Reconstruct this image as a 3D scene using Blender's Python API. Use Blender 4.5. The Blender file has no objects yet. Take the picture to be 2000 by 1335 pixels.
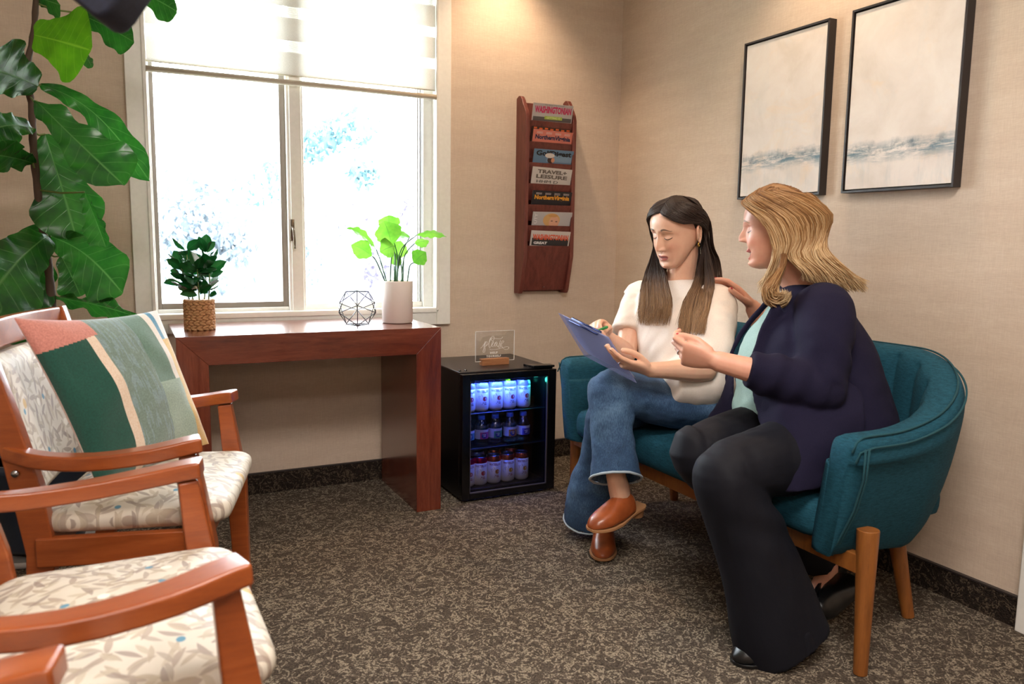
import bpy, bmesh, math, random
import numpy as np
from mathutils import Vector, Matrix, Euler, noise
random.seed(7)
PI = math.pi
SC = bpy.context.scene
COL = SC.collection

# ------------------------------------------------------------------ camera
CAM_H = 1.0375
def _rot():
    a, b, g = -.461997823, 1.44418453, .0139435622
    ca, sa, cb, sb, cg, sg = math.cos(a), math.sin(a), math.cos(b), math.sin(b), math.cos(g), math.sin(g)
    return (Matrix(((ca,-sa,0),(sa,ca,0),(0,0,1))) @ Matrix(((1,0,0),(0,cb,-sb),(0,sb,cb))) @ Matrix(((cg,-sg,0),(sg,cg,0),(0,0,1))))
RC = _rot()
cam_d = bpy.data.cameras.new('camera'); cam = bpy.data.objects.new('camera', cam_d); COL.objects.link(cam)
cam_d.sensor_width = 36; cam_d.lens = 36*1534.578/2000; cam_d.clip_start = .02; cam_d.clip_end = 200
cam.matrix_world = Matrix.Translation((0,0,CAM_H)) @ RC.to_4x4()
cam_d.dof.use_dof = True; cam_d.dof.focus_distance = 2.75; cam_d.dof.aperture_fstop = 5.0
SC.camera = cam
def P(px, py, x=None, y=None, z=None):
    """the point of the room at measured pixel (px,py) of the survey photo that lies in the plane x=, y= or z="""
    r = RC @ Vector((px-1000, -(py-667.5), -1534.578))
    t = x/r.x if x is not None else (y/r.y if y is not None else (z-CAM_H)/r.z)
    return Vector((r.x*t, r.y*t, r.z*t+CAM_H))

# ------------------------------------------------------------------ light and exposure
SC.view_settings.view_transform = 'Standard'; SC.view_settings.look = 'None'
SC.view_settings.exposure = 0.78; SC.view_settings.gamma = 1; SC.view_settings.use_curve_mapping = False
W = bpy.data.worlds.new('world'); SC.world = W; W.use_nodes = True
W.node_tree.nodes['Background'].inputs[0].default_value = (.86, .93, 1.0, 1)
W.node_tree.nodes['Background'].inputs[1].default_value = 15.0
def area(name, loc, size, power, color, rot=(0,0,0), portal=False, sizey=None, spread=PI):
    l = bpy.data.lights.new(name, 'AREA'); l.energy = power; l.color = color; l.size = size
    if sizey: l.shape = 'RECTANGLE'; l.size_y = sizey
    l.spread = spread
    if portal: l.cycles.is_portal = True
    o = bpy.data.objects.new(name, l); o.location = loc; o.rotation_euler = rot; COL.objects.link(o); return o
def spot(name, loc, target, power, color, angle, blend=.6, r=.04):
    l = bpy.data.lights.new(name, 'SPOT'); l.energy = power; l.color = color; l.spot_size = math.radians(angle); l.spot_blend = blend; l.shadow_soft_size = r
    o = bpy.data.objects.new(name, l); o.location = loc
    o.rotation_euler = (Vector(target)-Vector(loc)).to_track_quat('-Z','Y').to_euler(); COL.objects.link(o); return o
area('window_portal', (.67, 3.36, 1.42), 1.14, 1, (1,1,1), (PI/2,0,0), portal=True, sizey=1.36)   # faces into the room
WARM = (1.0, .72, .48)
spot('downlight_beam', (1.52, 3.02, 2.42), (1.58, 3.14, 0), 26, WARM, 95, .8)
spot('downlight_beam', (1.93, 1.95, 2.42), (2.02, 1.95, 0), 24, WARM, 95, .8)
area('ceiling_panel_light', (.55, .5, 2.41), 1.15, 27, (1.0, .93, .88), (0,0,0), sizey=.58)
area('ceiling_panel_light', (-.6, -.9, 2.41), 1.15, 24, (1.0, .93, .88), (0,0,0), sizey=.58)

# ------------------------------------------------------------------ materials
def lin(c):
    if isinstance(c, str): c = tuple(int(c[i:i+2],16)/255 for i in (0,2,4))
    return tuple((x/12.92 if x <= .04045 else ((x+.055)/1.055)**2.4) for x in c) + (1,)
class NT:
    def __init__(s, name):
        s.m = bpy.data.materials.new(name); s.m.use_nodes = True; s.t = s.m.node_tree; s.n = s.t.nodes; s.l = s.t.links
        s.b = s.n['Principled BSDF']; s.out = s.n['Material Output']
    def new(s, typ, **kw):
        n = s.n.new(typ)
        for k, v in kw.items():
            if k.startswith('i_'):
                key = k[2:].replace('_',' '); n.inputs[key].default_value = v
            else: setattr(n, k, v)
        return n
    def link(s, a, b): s.l.new(a, b)
    def coord(s, kind='Object', scale=(1,1,1), rot=(0,0,0)):
        c = s.new('ShaderNodeTexCoord'); m = s.new('ShaderNodeMapping'); m.inputs['Scale'].default_value = scale; m.inputs['Rotation'].default_value = rot
        s.link(c.outputs[kind], m.inputs['Vector']); return m.outputs['Vector']
    def math(s, op, a, b=None, c=None, clamp=False):
        n = s.new('ShaderNodeMath', operation=op); n.use_clamp = clamp
        for i, v in enumerate((a,b,c)):
            if v is None: continue
            if hasattr(v, 'is_output') or hasattr(v, 'links'): s.link(v, n.inputs[i])
            else: n.inputs[i].default_value = v
        return n.outputs[0]
    def noise(s, vec, scale, detail=3, rough=.5, dist=0):
        n = s.new('ShaderNodeTexNoise'); n.inputs['Scale'].default_value = scale; n.inputs['Detail'].default_value = detail
        n.inputs['Roughness'].default_value = rough; n.inputs['Distortion'].default_value = dist
        s.link(vec, n.inputs['Vector']); return n.outputs['Fac']
    def ramp(s, fac, stops, interp='LINEAR'):
        r = s.new('ShaderNodeValToRGB'); r.color_ramp.interpolation = interp
        e = r.color_ramp.elements
        while len(e) < len(stops): e.new(.5)
        for i, (p, c) in enumerate(stops): e[i].position = p; e[i].color = lin(c) if not isinstance(c, (int, float)) else (c,c,c,1)
        s.link(fac, r.inputs['Fac']); return r.outputs['Color']
    def mix(s, fac, a, b, mode='MIX'):
        n = s.new('ShaderNodeMix', data_type='RGBA', blend_type=mode)
        for key, v in ((0,fac),(6,a),(7,b)):
            if hasattr(v, 'links'): s.link(v, n.inputs[key])
            elif key == 0: n.inputs[0].default_value = v
            else: n.inputs[key].default_value = lin(v) if isinstance(v,(str,)) or len(v)==3 else v
        return n.outputs[2]
    def bump(s, h, strength=.3, dist=.002):
        b = s.new('ShaderNodeBump'); b.inputs['Strength'].default_value = strength; b.inputs['Distance'].default_value = dist
        s.link(h, b.inputs['Height']); s.link(b.outputs['Normal'], s.b.inputs['Normal'])
    def set(s, **kw):
        for k, v in kw.items():
            k = k.replace('_',' ')
            if hasattr(v, 'links'): s.link(v, s.b.inputs[k])
            else: s.b.inputs[k].default_value = lin(v) if isinstance(v, str) else v
        return s
MAT = {}
def plain(name, col, rough=.5, **kw):
    if name in MAT: return MAT[name]
    n = NT(name); n.set(Base_Color=lin(col) if not isinstance(col,str) else col, Roughness=rough, **kw); MAT[name] = n.m; return n.m

def wood(name, c1, c2, c3, rough=.3, axis='x', scale=1., coat=.3):
    n = NT(name)
    sc = {'x':(1,9,9),'y':(9,1,9),'z':(9,9,1)}[axis]
    v = n.coord('Object', tuple(k*scale for k in sc))
    a = n.noise(v, 2.2, 6, .6, 1.2); b = n.noise(v, 14, 4, .7, .3)
    fine = n.noise(n.coord('Object', tuple(k*scale*4 for k in sc)), 9, 3, .7)
    f = n.math('ADD', n.math('MULTIPLY', a, .62), n.math('ADD', n.math('MULTIPLY', b, .22), n.math('MULTIPLY', fine, .16)))
    col = n.ramp(f, [(.32,c1),(.5,c2),(.68,c3)])
    n.set(Base_Color=col, Roughness=rough, Coat_Weight=coat, Coat_Roughness=.18)
    n.bump(fine, .08, .001); MAT[name] = n.m; return n.m
DESK = dict(c1='3e150d', c2='672c1c', c3='82402a')
for ax in 'xz': wood('desk_wood_'+ax, DESK['c1'], DESK['c2'], DESK['c3'], .22, ax, .8, .9)
wood('rack_wood', '4a1f1b', '6a332a', '7c4236', .45, 'z', 2, .1)
wood('chair_wood', '7c3a1a', '954a20', 'a85a2c', .32, 'x', 1., .35)
wood('sofa_leg_wood', '6e3f17', '8a5220', '9a6028', .5, 'z', 1.5, .1)
wood('block_wood', '8a5836', '9c6842', 'b07c54', .6, 'x', 5, 0)

def wallpaper():
    n = NT('wallpaper')
    v = n.coord('Object', (1,1,1))
    st = n.noise(n.coord('Object', (12,12,160)), 3, 4, .7); vt = n.noise(n.coord('Object', (170,170,9)), 3, 3, .7)
    big = n.noise(n.coord('Object',(1,1,6)), 3.5, 4, .6)
    f = n.math('ADD', n.math('MULTIPLY', st, .45), n.math('ADD', n.math('MULTIPLY', vt, .35), n.math('MULTIPLY', big, .3)))
    n.set(Base_Color=n.ramp(f, [(.36,'bca896'),(.55,'cab7a4'),(.72,'d6c6b4')]), Roughness=.8)
    n.bump(n.math('ADD', st, vt), .22, .001); MAT['wallpaper'] = n.m; return n.m
def carpet(name, k=1.0, d0='50463d', d1='74685b', l1='b8a993'):
    n = NT(name)
    v = n.coord('Object', (1,1,1))
    w = n.new('ShaderNodeTexNoise'); w.inputs['Scale'].default_value = 14; w.inputs['Detail'].default_value = 2; n.link(v, w.inputs['Vector'])
    add = n.new('ShaderNodeVectorMath', operation='MULTIPLY_ADD'); add.inputs[1].default_value = (.06,.06,.06); n.link(w.outputs['Color'], add.inputs[0]); n.link(v, add.inputs[2])
    vor = n.new('ShaderNodeTexNoise'); vor.inputs['Scale'].default_value = 23; vor.inputs['Detail'].default_value = 1.4; vor.inputs['Distortion'].default_value = 1.6; n.link(add.outputs[0], vor.inputs['Vector'])
    line = n.math('ABSOLUTE', n.math('SUBTRACT', vor.outputs['Fac'], .5))
    line = n.math('SUBTRACT', 1.0, n.math('MULTIPLY', line, 10.0), clamp=True)
    loop = n.new('ShaderNodeTexVoronoi'); loop.inputs['Scale'].default_value = 260; n.link(v, loop.inputs['Vector'])
    rnd = n.new('ShaderNodeSeparateColor'); n.link(loop.outputs['Color'], rnd.inputs[0])
    cellv = n.math('ADD', line, n.math('MULTIPLY', n.math('SUBTRACT', rnd.outputs[0], .5), 1.15))
    thr = n.math('MULTIPLY', n.math('SUBTRACT', cellv, .52), 3, clamp=True)
    dark = n.mix(rnd.outputs[1], d0, d1)
    col = n.mix(thr, dark, l1)
    h = n.math('SUBTRACT', 1.0, n.math('MULTIPLY', loop.outputs['Distance'], 1.4))
    col = n.mix(n.math('MULTIPLY', n.math('SUBTRACT', 1.0, h), .5), col, '221c18')
    n.set(Base_Color=col, Roughness=.95); n.b.inputs['Specular IOR Level'].default_value = .1
    n.bump(n.math('ADD', h, n.math('MULTIPLY', thr, .4)), .7, .004); MAT[name] = n.m; return n.m
wallpaper(); carpet('carpet'); carpet('carpet_base', d0='241e1b', d1='3a312b', l1='6b5d4e')
def white_paint(): 
    n = NT('white_paint'); g = n.noise(n.coord('Object',(1,1,1)), 60, 3)
    n.set(Base_Color=n.ramp(g,[(.3,'e4e2dc'),(.7,'eae8e2')]), Roughness=.38); MAT['white_paint']=n.m
white_paint()
plain('sash_metal', '8d857c', .4, Metallic=.3)
plain('handle_bronze', '6b5d4e', .4, Metallic=.6)
plain('black_plastic', '0c0c0e', .35); plain('black_gloss', '08080a', .16); plain('black_satin', '17161a', .3)
plain('frame_black', '2b2525', .45); plain('ceiling_white', 'e6e2da', .9)
plain('steel', 'b9bcc2', .25, Metallic=1.0); plain('gold', 'e0b45a', .25, Metallic=1.0)

def glass_mat(name, tint=(.97,.98,.98), refl=.06, rough=.0):
    n = NT(name); n.n.remove(n.b)
    t = n.new('ShaderNodeBsdfTransparent'); t.inputs[0].default_value = (*tint,1)
    g = n.new('ShaderNodeBsdfGlossy'); g.inputs['Roughness'].default_value = rough
    fr = n.new('ShaderNodeLayerWeight'); fr.inputs[0].default_value = .35
    f = n.math('ADD', n.math('MULTIPLY', fr.outputs['Fresnel'], .5), refl, clamp=True)
    mx = n.new('ShaderNodeMixShader'); n.link(f, mx.inputs[0]); n.link(t.outputs[0], mx.inputs[1]); n.link(g.outputs[0], mx.inputs[2]); n.link(mx.outputs[0], n.out.inputs[0])
    MAT[name] = n.m; return n.m
glass_mat('window_glass', (.98,.99,.99), .02); glass_mat('fridge_glass', (.72,.72,.76), .02); glass_mat('acrylic', (.93,.93,.92), .05)
glass_mat('bottle_plastic', (.80,.86,.92), .12, .05)
def emit(name, col, s):
    n = NT(name); n.set(Base_Color=col, Emission_Color=lin(col), Emission_Strength=s); MAT[name]=n.m; return n.m

# ------------------------------------------------------------------ mesh building
class MB:
    def __init__(s): s.v=[]; s.f=[]; s.mi=[]; s.uv=[]; s.has_uv=False
    def add(s, vs, fs, mi=0, uvs=None):
        b = len(s.v); s.v += [tuple(v) for v in vs]
        for k, f in enumerate(fs):
            s.f.append(tuple(i+b for i in f)); s.mi.append(mi)
            if uvs is not None: s.uv.append([uvs[i] for i in f]); s.has_uv=True
            else: s.uv.append(None)
        return s
    def box(s, x0,x1,y0,y1,z0,z1, mi=0):
        vs=[(x0,y0,z0),(x1,y0,z0),(x1,y1,z0),(x0,y1,z0),(x0,y0,z1),(x1,y0,z1),(x1,y1,z1),(x0,y1,z1)]
        return s.add(vs, [(0,3,2,1),(4,5,6,7),(0,1,5,4),(1,2,6,5),(2,3,7,6),(3,0,4,7)], mi)
    def obox(s, M, sx,sy,sz, mi=0):
        vs=[M@Vector((a*sx/2,b*sy/2,c*sz/2)) for c in (-1,1) for a,b in ((-1,-1),(1,-1),(1,1),(-1,1))]
        return s.add(vs, [(0,3,2,1),(4,5,6,7),(0,1,5,4),(1,2,6,5),(2,3,7,6),(3,0,4,7)], mi)
    def prism(s, poly, vec, mi=0):
        n=len(poly); vec=Vector(vec); vs=[Vector(p) for p in poly]+[Vector(p)+vec for p in poly]
        return s.add(vs, [tuple(reversed(range(n))), tuple(range(n,2*n))]+[(i,(i+1)%n,(i+1)%n+n,i+n) for i in range(n)], mi)
    def rings(s, rings, cap=True, mi=0, closed=True, uv=False):
        n=len(rings[0]); vs=[p for r in rings for p in r]; fs=[]
        m = n if closed else n-1
        for i in range(len(rings)-1):
            for j in range(m): fs.append((i*n+j, i*n+(j+1)%n, (i+1)*n+(j+1)%n, (i+1)*n+j))
        uvs=None
        if cap and closed:
            fs.append(tuple(reversed(range(n)))); fs.append(tuple(range((len(rings)-1)*n, len(rings)*n)))
        if uv: uvs=[(j/(n-1 if not closed else n), i/(len(rings)-1)) for i in range(len(rings)) for j in range(n)]
        return s.add(vs, fs, mi, uvs)
    def tube(s, pts, r, seg=8, mi=0, cap=True, up=None, flat=1.):
        pts=[Vector(p) for p in pts]; n=len(pts)
        if not hasattr(r,'__len__'): r=[r]*n
        rs=[]; prev=None
        for i in range(n):
            t=(pts[min(i+1,n-1)]-pts[max(i-1,0)]).normalized()
            if prev is None:
                a=Vector(up) if up else (Vector((0,0,1)) if abs(t.z)<.9 else Vector((1,0,0)))
            else: a=prev
            a=(a-t*a.dot(t)).normalized(); b=t.cross(a); prev=a
            ri=r[i]; ra,rb=(ri if hasattr(ri,'__len__') else (ri,ri*flat))
            rs.append([pts[i]+a*ra*math.cos(2*PI*k/seg)+b*rb*math.sin(2*PI*k/seg) for k in range(seg)])
        return s.rings(rs, cap, mi)
    def lathe(s, prof, c=(0,0,0), seg=32, mi=0, cap=True):
        c=Vector(c)
        return s.rings([[c+Vector((r*math.cos(2*PI*k/seg), r*math.sin(2*PI*k/seg), z)) for k in range(seg)] for r,z in prof], cap, mi)
    def ball(s, c, r, M=None, seg=16, rg=10, mi=0):
        c=Vector(c); r=r if hasattr(r,'__len__') else (r,r,r); rs=[]
        for i in range(rg+1):
            th=PI*(i/rg); th=min(max(th,.02),PI-.02)
            ring=[]
            for k in range(seg):
                p=Vector((r[0]*math.sin(th)*math.cos(2*PI*k/seg), r[1]*math.sin(th)*math.sin(2*PI*k/seg), -r[2]*math.cos(th)))
                ring.append(c+(M@p if M else p))
            rs.append(ring)
        return s.rings(rs, True, mi)
    def mesh(s, name):
        me=bpy.data.meshes.new(name); me.from_pydata(s.v, [], s.f)
        if any(s.mi): me.polygons.foreach_set('material_index', s.mi)
        if s.has_uv:
            u=me.uv_layers.new(name='UVMap'); d=[]
            for f,w in zip(s.f,s.uv):
                for k in range(len(f)): d += (list(w[k]) if w else [0,0])
            u.data.foreach_set('uv', d)
        me.update(); return me
    def build(s, name, mats, parent=None, smooth=False, bevel=0, seg=2, angle=35, sub=0, recalc=True):
        me=s.mesh(name)
        if recalc:
            bm=bmesh.new(); bm.from_mesh(me); bmesh.ops.recalc_face_normals(bm, faces=bm.faces); bm.to_mesh(me); bm.free()
        return finish(me, name, mats, parent, smooth, bevel, seg, angle, sub)
def finish(me, name, mats, parent=None, smooth=False, bevel=0, seg=2, angle=35, sub=0):
    if not isinstance(mats,(list,tuple)): mats=[mats]
    for m in mats: me.materials.append(MAT[m] if isinstance(m,str) else m)
    o=bpy.data.objects.new(name, me); COL.objects.link(o)
    if smooth: me.polygons.foreach_set('use_smooth',[True]*len(me.polygons))
    if bevel:
        b=o.modifiers.new('bevel','BEVEL'); b.width=bevel; b.segments=seg; b.limit_method='ANGLE'; b.angle_limit=math.radians(angle); b.harden_normals=False
        me.polygons.foreach_set('use_smooth',[True]*len(me.polygons))
        w=o.modifiers.new('wn','WEIGHTED_NORMAL'); w.keep_sharp=False
    if sub:
        m=o.modifiers.new('sub','SUBSURF'); m.levels=sub; m.render_levels=sub
    if parent is not None: adopt(o, parent)
    return o
def wloc(p):
    v = p.location.copy(); return v
def chain_inv(p):
    # inverse of the world transform of p (all roots are pure translations/rotations set before adoption)
    M = Matrix()
    q = p
    while q is not None:
        M = (q.matrix_parent_inverse @ q.matrix_basis if q.parent else q.matrix_basis) @ M; q = q.parent
    return M.inverted()
def adopt(o, p):
    o.parent = p; o.matrix_parent_inverse = chain_inv(p)
def tag(o, label=None, cat=None, group=None, kind=None):
    if label: o['label']=label
    if cat: o['category']=cat
    if group: o['group']=group
    if kind: o['kind']=kind
    return o
def empty(name, loc, label, cat, group=None):
    o=bpy.data.objects.new(name,None); o.location=loc; o.empty_display_size=.05; COL.objects.link(o); tag(o,label,cat,group); return o
def kids(o): return [c for c in COL.objects if c.parent is o]
def copy_tree(o, move=(0,0,0), label=None, group=None):
    def rec(q, par):
        c=q.copy(); COL.objects.link(c)
        if par is not None: c.parent=par
        for ch in kids(q): rec(ch, c)
        return c
    src=kids(o); r=rec(o,None); r.location=Vector(o.location)+Vector(move)
    if label: r['label']=label
    if group: r['group']=group
    return r
def struct(o): o['kind']='structure'; return o
def spline(pts, n):
    """Catmull-Rom through points (tuples of any length), n samples"""
    A=np.array([list(p) for p in pts],float); m=len(A); out=[]
    for i in range(n):
        u=i/(n-1)*(m-1); k=min(int(u),m-2); t=u-k
        p0=A[max(k-1,0)];p1=A[k];p2=A[k+1];p3=A[min(k+2,m-1)]
        out.append(.5*((2*p1)+(-p0+p2)*t+(2*p0-5*p1+4*p2-p3)*t*t+(-p0+3*p1-3*p2+p3)*t**3))
    return out
def text_mesh(txt, size, extrude=.0003, shear=0, xs=1., bold=0., spacing=1.):
    cu=bpy.data.curves.new('t','FONT'); cu.body=txt; cu.size=size; cu.extrude=extrude; cu.shear=shear; cu.offset=bold; cu.align_x='CENTER'; cu.align_y='CENTER'; cu.space_character=spacing
    cu.resolution_u=2
    o=bpy.data.objects.new('t',cu); COL.objects.link(o); dg=bpy.context.evaluated_depsgraph_get(); dg.update()
    me=bpy.data.meshes.new_from_object(o.evaluated_get(dg)); bpy.data.objects.remove(o); bpy.data.curves.remove(cu)
    vs=[(v.co.x*xs,v.co.y,v.co.z) for v in me.vertices]; fs=[tuple(p.vertices) for p in me.polygons]; bpy.data.meshes.remove(me)
    return vs, fs
def put_text(mb, txt, M, width=None, height=None, mi=0, **kw):
    vs,fs=text_mesh(txt, kw.pop('size',.02), **kw)
    xs=[v[0] for v in vs]; ys=[v[1] for v in vs]; w=max(xs)-min(xs); h=max(ys)-min(ys); cx=(max(xs)+min(xs))/2; cy=(max(ys)+min(ys))/2
    sx=width/w if width else 1; sy=height/h if height else sx
    if not width: sx=sy
    mb.add([M@Vector(((v[0]-cx)*sx,(v[1]-cy)*sy,v[2])) for v in vs], fs, mi)

# ------------------------------------------------------------------ the room
YW, XW = 3.254, 2.183
CZ = 2.45
WX0,WX1,WZ0,WZ1 = .10,1.245,.745,2.10
m=MB(); m.box(-2.0,2.4,-2.1,3.5,-.1,0); struct(m.build('floor','carpet'))
m=MB(); m.box(-2.0,2.4,-2.1,3.5,CZ,CZ+.1); struct(m.build('ceiling','ceiling_white'))
m=MB()
m.box(-1.9,WX0,YW,YW+.16,0,CZ); m.box(WX1,XW+.15,YW,YW+.16,0,CZ); m.box(WX0,WX1,YW,YW+.16,0,WZ0); m.box(WX0,WX1,YW,YW+.16,WZ1,CZ)
struct(m.build('wall_back','wallpaper'))
m=MB(); m.box(XW,XW+.15,-2.0,YW+.16,0,CZ); struct(m.build('wall_right','wallpaper'))
m=MB(); m.box(-2.0,-1.9,-2.0,YW+.16,0,CZ); struct(m.build('wall_left','wallpaper'))
m=MB(); m.box(-1.9,XW,-2.1,-2.0,0,CZ); struct(m.build('wall_front','wallpaper'))
# carpeted cove base with a thin bound edge
m=MB(); m.box(-1.9,XW,YW-.012,YW,0,.083,0); m.box(-1.9,XW,YW-.014,YW,.083,.088,1); struct(m.build('baseboard_back',['carpet_base','frame_black']))
m=MB(); m.box(XW-.012,XW,1.21,YW-.012,0,.083,0); m.box(XW-.014,XW,1.21,YW-.012,.083,.088,1); struct(m.build('baseboard_right',['carpet_base','frame_black']))
# door casing at the near end of the right wall
m=MB(); m.box(XW-.022,XW,1.09,1.205,0,2.08); m.box(XW-.034,XW,1.165,1.207,0,2.08); struct(m.build('trim_1','white_paint',bevel=.004))
# ---- window
win=empty('window_1',(.67,YW,.74),None,None); win['kind']='structure'
m=MB()
m.box(.043,.108,YW-.022,YW,.672,2.16); m.box(1.238,1.302,YW-.022,YW,.672,2.16); m.box(.108,1.238,YW-.022,YW,2.09,2.16); m.box(.108,1.238,YW-.022,YW,.672,.742)
m.box(.100,.114,YW-.03,YW+.1,.735,2.1); m.box(1.232,1.246,YW-.03,YW+.1,.735,2.1)
m.build('casing','white_paint',win,bevel=.003)
m=MB(); m.box(.108,1.238,YW-.028,YW+.15,.725,.748); m.build('sill','white_paint',win,bevel=.004)
m=MB(); m.box(.612,.678,YW+.005,YW+.09,.745,2.1); m.box(.622,.668,YW-.004,YW+.01,.745,2.1)
m.box(1.19,1.24,YW+.02,YW+.1,.745,2.1); m.box(.678,1.19,YW+.03,YW+.1,.745,.772)
m.box(.108,.122,YW+.02,YW+.1,.745,2.1);m.box(.12,.612,YW+.02,YW+.1,.745,.762); m.build('mullion','white_paint',win,bevel=.003)
m=MB(); y0,y1=YW+.035,YW+.07
m.box(.118,.137,y0,y1,.760,2.1); m.box(.590,.613,y0,y1,.760,2.1); m.box(.137,.590,y0,y1,.760,.784); m.build('sash','sash_metal',win,bevel=.002)
m=MB()
for a in (1.168,1.180): m.box(a,a+.004,y0,y1,.772,2.1)
m.build('weather_strip','sash_metal',win)
m=MB(); m.box(.137,.590,YW+.052,YW+.056,.784,2.1); m.build('pane','window_glass',win)
m=MB(); m.box(.678,1.19,YW+.062,YW+.066,.772,2.1); m.build('pane','window_glass',win)
m=MB(); m.box(.617,.632,YW-.012,YW+.006,1.03,1.115); m.tube([(.624,YW-.012,1.085),(.626,YW-.03,1.07),(.628,YW-.034,1.03),(.630,YW-.026,1.0)],.005,8); m.build('latch_handle','handle_bronze',win,smooth=True)
# ---- zebra shade
def shade_fabric():
    n=NT('shade_linen'); n.n.remove(n.b)
    g=n.noise(n.coord('Object',(60,60,400)),3,3,.7)
    c=n.ramp(g,[(.3,'c9c4bb'),(.7,'e6e2da')])
    d=n.new('ShaderNodeBsdfDiffuse'); n.link(c,d.inputs[0]); t=n.new('ShaderNodeBsdfTranslucent'); n.link(c,t.inputs[0])
    mx=n.new('ShaderNodeMixShader'); mx.inputs[0].default_value=.20; n.link(d.outputs[0],mx.inputs[1]); n.link(t.outputs[0],mx.inputs[2]); n.link(mx.outputs[0],n.out.inputs[0]); MAT['shade_linen']=n.m
    n=NT('shade_sheer'); n.n.remove(n.b)
    d=n.new('ShaderNodeBsdfTranslucent'); d.inputs[0].default_value=(.9,.9,.88,1); t=n.new('ShaderNodeBsdfTransparent')
    w=n.new('ShaderNodeTexWave'); w.bands_direction='Z'; w.inputs['Scale'].default_value=60; n.link(n.coord('Object'),w.inputs['Vector'])
    mx=n.new('ShaderNodeMixShader'); n.link(n.math('MULTIPLY',w.outputs['Fac'],.5),mx.inputs[0]); n.link(t.outputs[0],mx.inputs[1]); n.link(d.outputs[0],mx.inputs[2]); n.link(mx.outputs[0],n.out.inputs[0]); MAT['shade_sheer']=n.m
shade_fabric()
plain('rail_beige','b7ab98',.45)
sh=empty('window_shade',(.67,YW,2.1),'white zebra roller shade with linen bands, half lowered over the window','shade')
m=MB(); yb=YW-.012; yf=YW-.020
zb=1.672
k=0
z=zb
bands=[(1.672,1.757,'o'),(1.757,1.800,'s'),(1.800,1.885,'o'),(1.885,1.928,'s'),(1.928,2.013,'o'),(2.013,2.06,'s'),(2.06,2.09,'o')]
mo=MB(); ms=MB()
for a,b,t in bands:
    q=[(.116,yf,a),(1.230,yf,a),(1.230,yf,b),(.116,yf,b)]
    (mo if t=='o' else ms).add(q,[(0,1,2,3)])
    c,d=(a+.03,b+.03); q=[(.116,yb+.012,c),(1.230,yb+.012,c),(1.230,yb+.012,d),(.116,yb+.012,d)]
    if t=='s': ms.add(q,[(0,1,2,3)])
mo.build('linen_band','shade_linen',sh); ms.build('sheer_band','shade_sheer',sh)
m=MB(); m.tube([(.114,yf-.004,zb-.030),(1.232,yf-.004,zb-.030)],(.011),16); m.build('bottom_rail','rail_beige',sh,smooth=True)
m=MB(); m.tube([(.114,yb+.004,zb+.002),(1.232,yb+.004,zb+.002)],(.005),12); m.build('rear_rail','rail_beige',sh,smooth=True)
m=MB(); m.tube([(.114,YW-.018,2.11),(1.232,YW-.018,2.11)],.02,16); m.build('roller','rail_beige',sh,smooth=True)
# ---- recessed ceiling lights (the rings of the lamps that light the room)
emit('lamp_warm','ffd9a8',6); 
for i,(x,y,lab) in enumerate(((1.52,3.02,'round recessed ceiling downlight above the fridge wall'),(1.93,1.95,'round recessed ceiling downlight above the sofa'))):
    d=empty('recessed_downlight',(x,y,CZ),lab,'light')
    m=MB(); m.lathe([(.05,CZ-.004),(.075,CZ-.006),(.078,CZ-.001)],(x,y,0),32,cap=False); m.build('trim_ring','ceiling_white',d,smooth=True)
emit('lamp_panel','fff0dc',2.5)
for x,y,lab in ((.55,.5,'flat ceiling light panel above the middle of the room'),(-.6,-.9,'flat ceiling light panel behind the camera')):
    d=empty('ceiling_light_panel',(x,y,CZ),lab,'light')
    m=MB(); m.box(x-.6,x-.58,y-.31,y+.31,CZ-.02,CZ); m.box(x+.58,x+.6,y-.31,y+.31,CZ-.02,CZ); m.box(x-.58,x+.58,y-.31,y-.29,CZ-.02,CZ); m.box(x-.58,x+.58,y+.29,y+.31,CZ-.02,CZ); m.build('frame','white_paint',d)
    m=MB(); m.box(x-.58,x+.58,y-.29,y+.29,CZ-.012,CZ-.004); m.build('diffuser','lamp_panel',d)

# ------------------------------------------------------------------ console table
ct=empty('console_table',(.615,2.99,0),'long red-brown wooden waterfall console table under the window','table')
x0,x1,y0,y1,zt,th=.151,1.079,2.77,3.222,.713,.099
m=MB(); m.prism([(x0,y0,zt),(x1,y0,zt),(x1-th,y0,zt-th),(x0+th,y0,zt-th)],(0,y1-y0,0)); m.build('tabletop','desk_wood_x',ct,bevel=.0015)
for xa,xb in ((x0,x0+th),(x1,x1-th)):
    m=MB(); m.prism([(xa,y0,zt),(xa,y0,0),(xb,y0,0),(xb,y0,zt-th)],(0,y1-y0,0)); m.build('leg','desk_wood_z',ct,bevel=.0015)

# ------------------------------------------------------------------ fridge
fr=empty('mini_fridge',(1.386,3.0,0),'small black glass-door drinks fridge standing between console table and sofa','fridge')
X0,X1,Y0,Y1,Z0,Z1=1.176,1.597,2.79,3.222,.012,.526
m=MB(); t=.028
m.box(X0,X0+t,Y0+.035,Y1,Z0,Z1-.006); m.box(X1-t,X1,Y0+.035,Y1,Z0,Z1-.006); m.box(X0+t,X1-t,Y1-.03,Y1,Z0,Z1-.006); m.box(X0+t,X1-t,Y0+.035,Y1-.03,Z0,Z0+.03); m.box(X0+t,X1-t,Y0+.035,Y1-.03,Z1-.03,Z1-.006)
m.build('cabinet','black_plastic',fr,bevel=.002)
m=MB(); m.box(X0-.001,X1+.001,Y0+.033,Y1,Z1-.008,Z1); m.build('top_panel','black_satin',fr,bevel=.003)
dr=MB(); a,b,c,d=1.211,1.560,.036,.492
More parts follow.
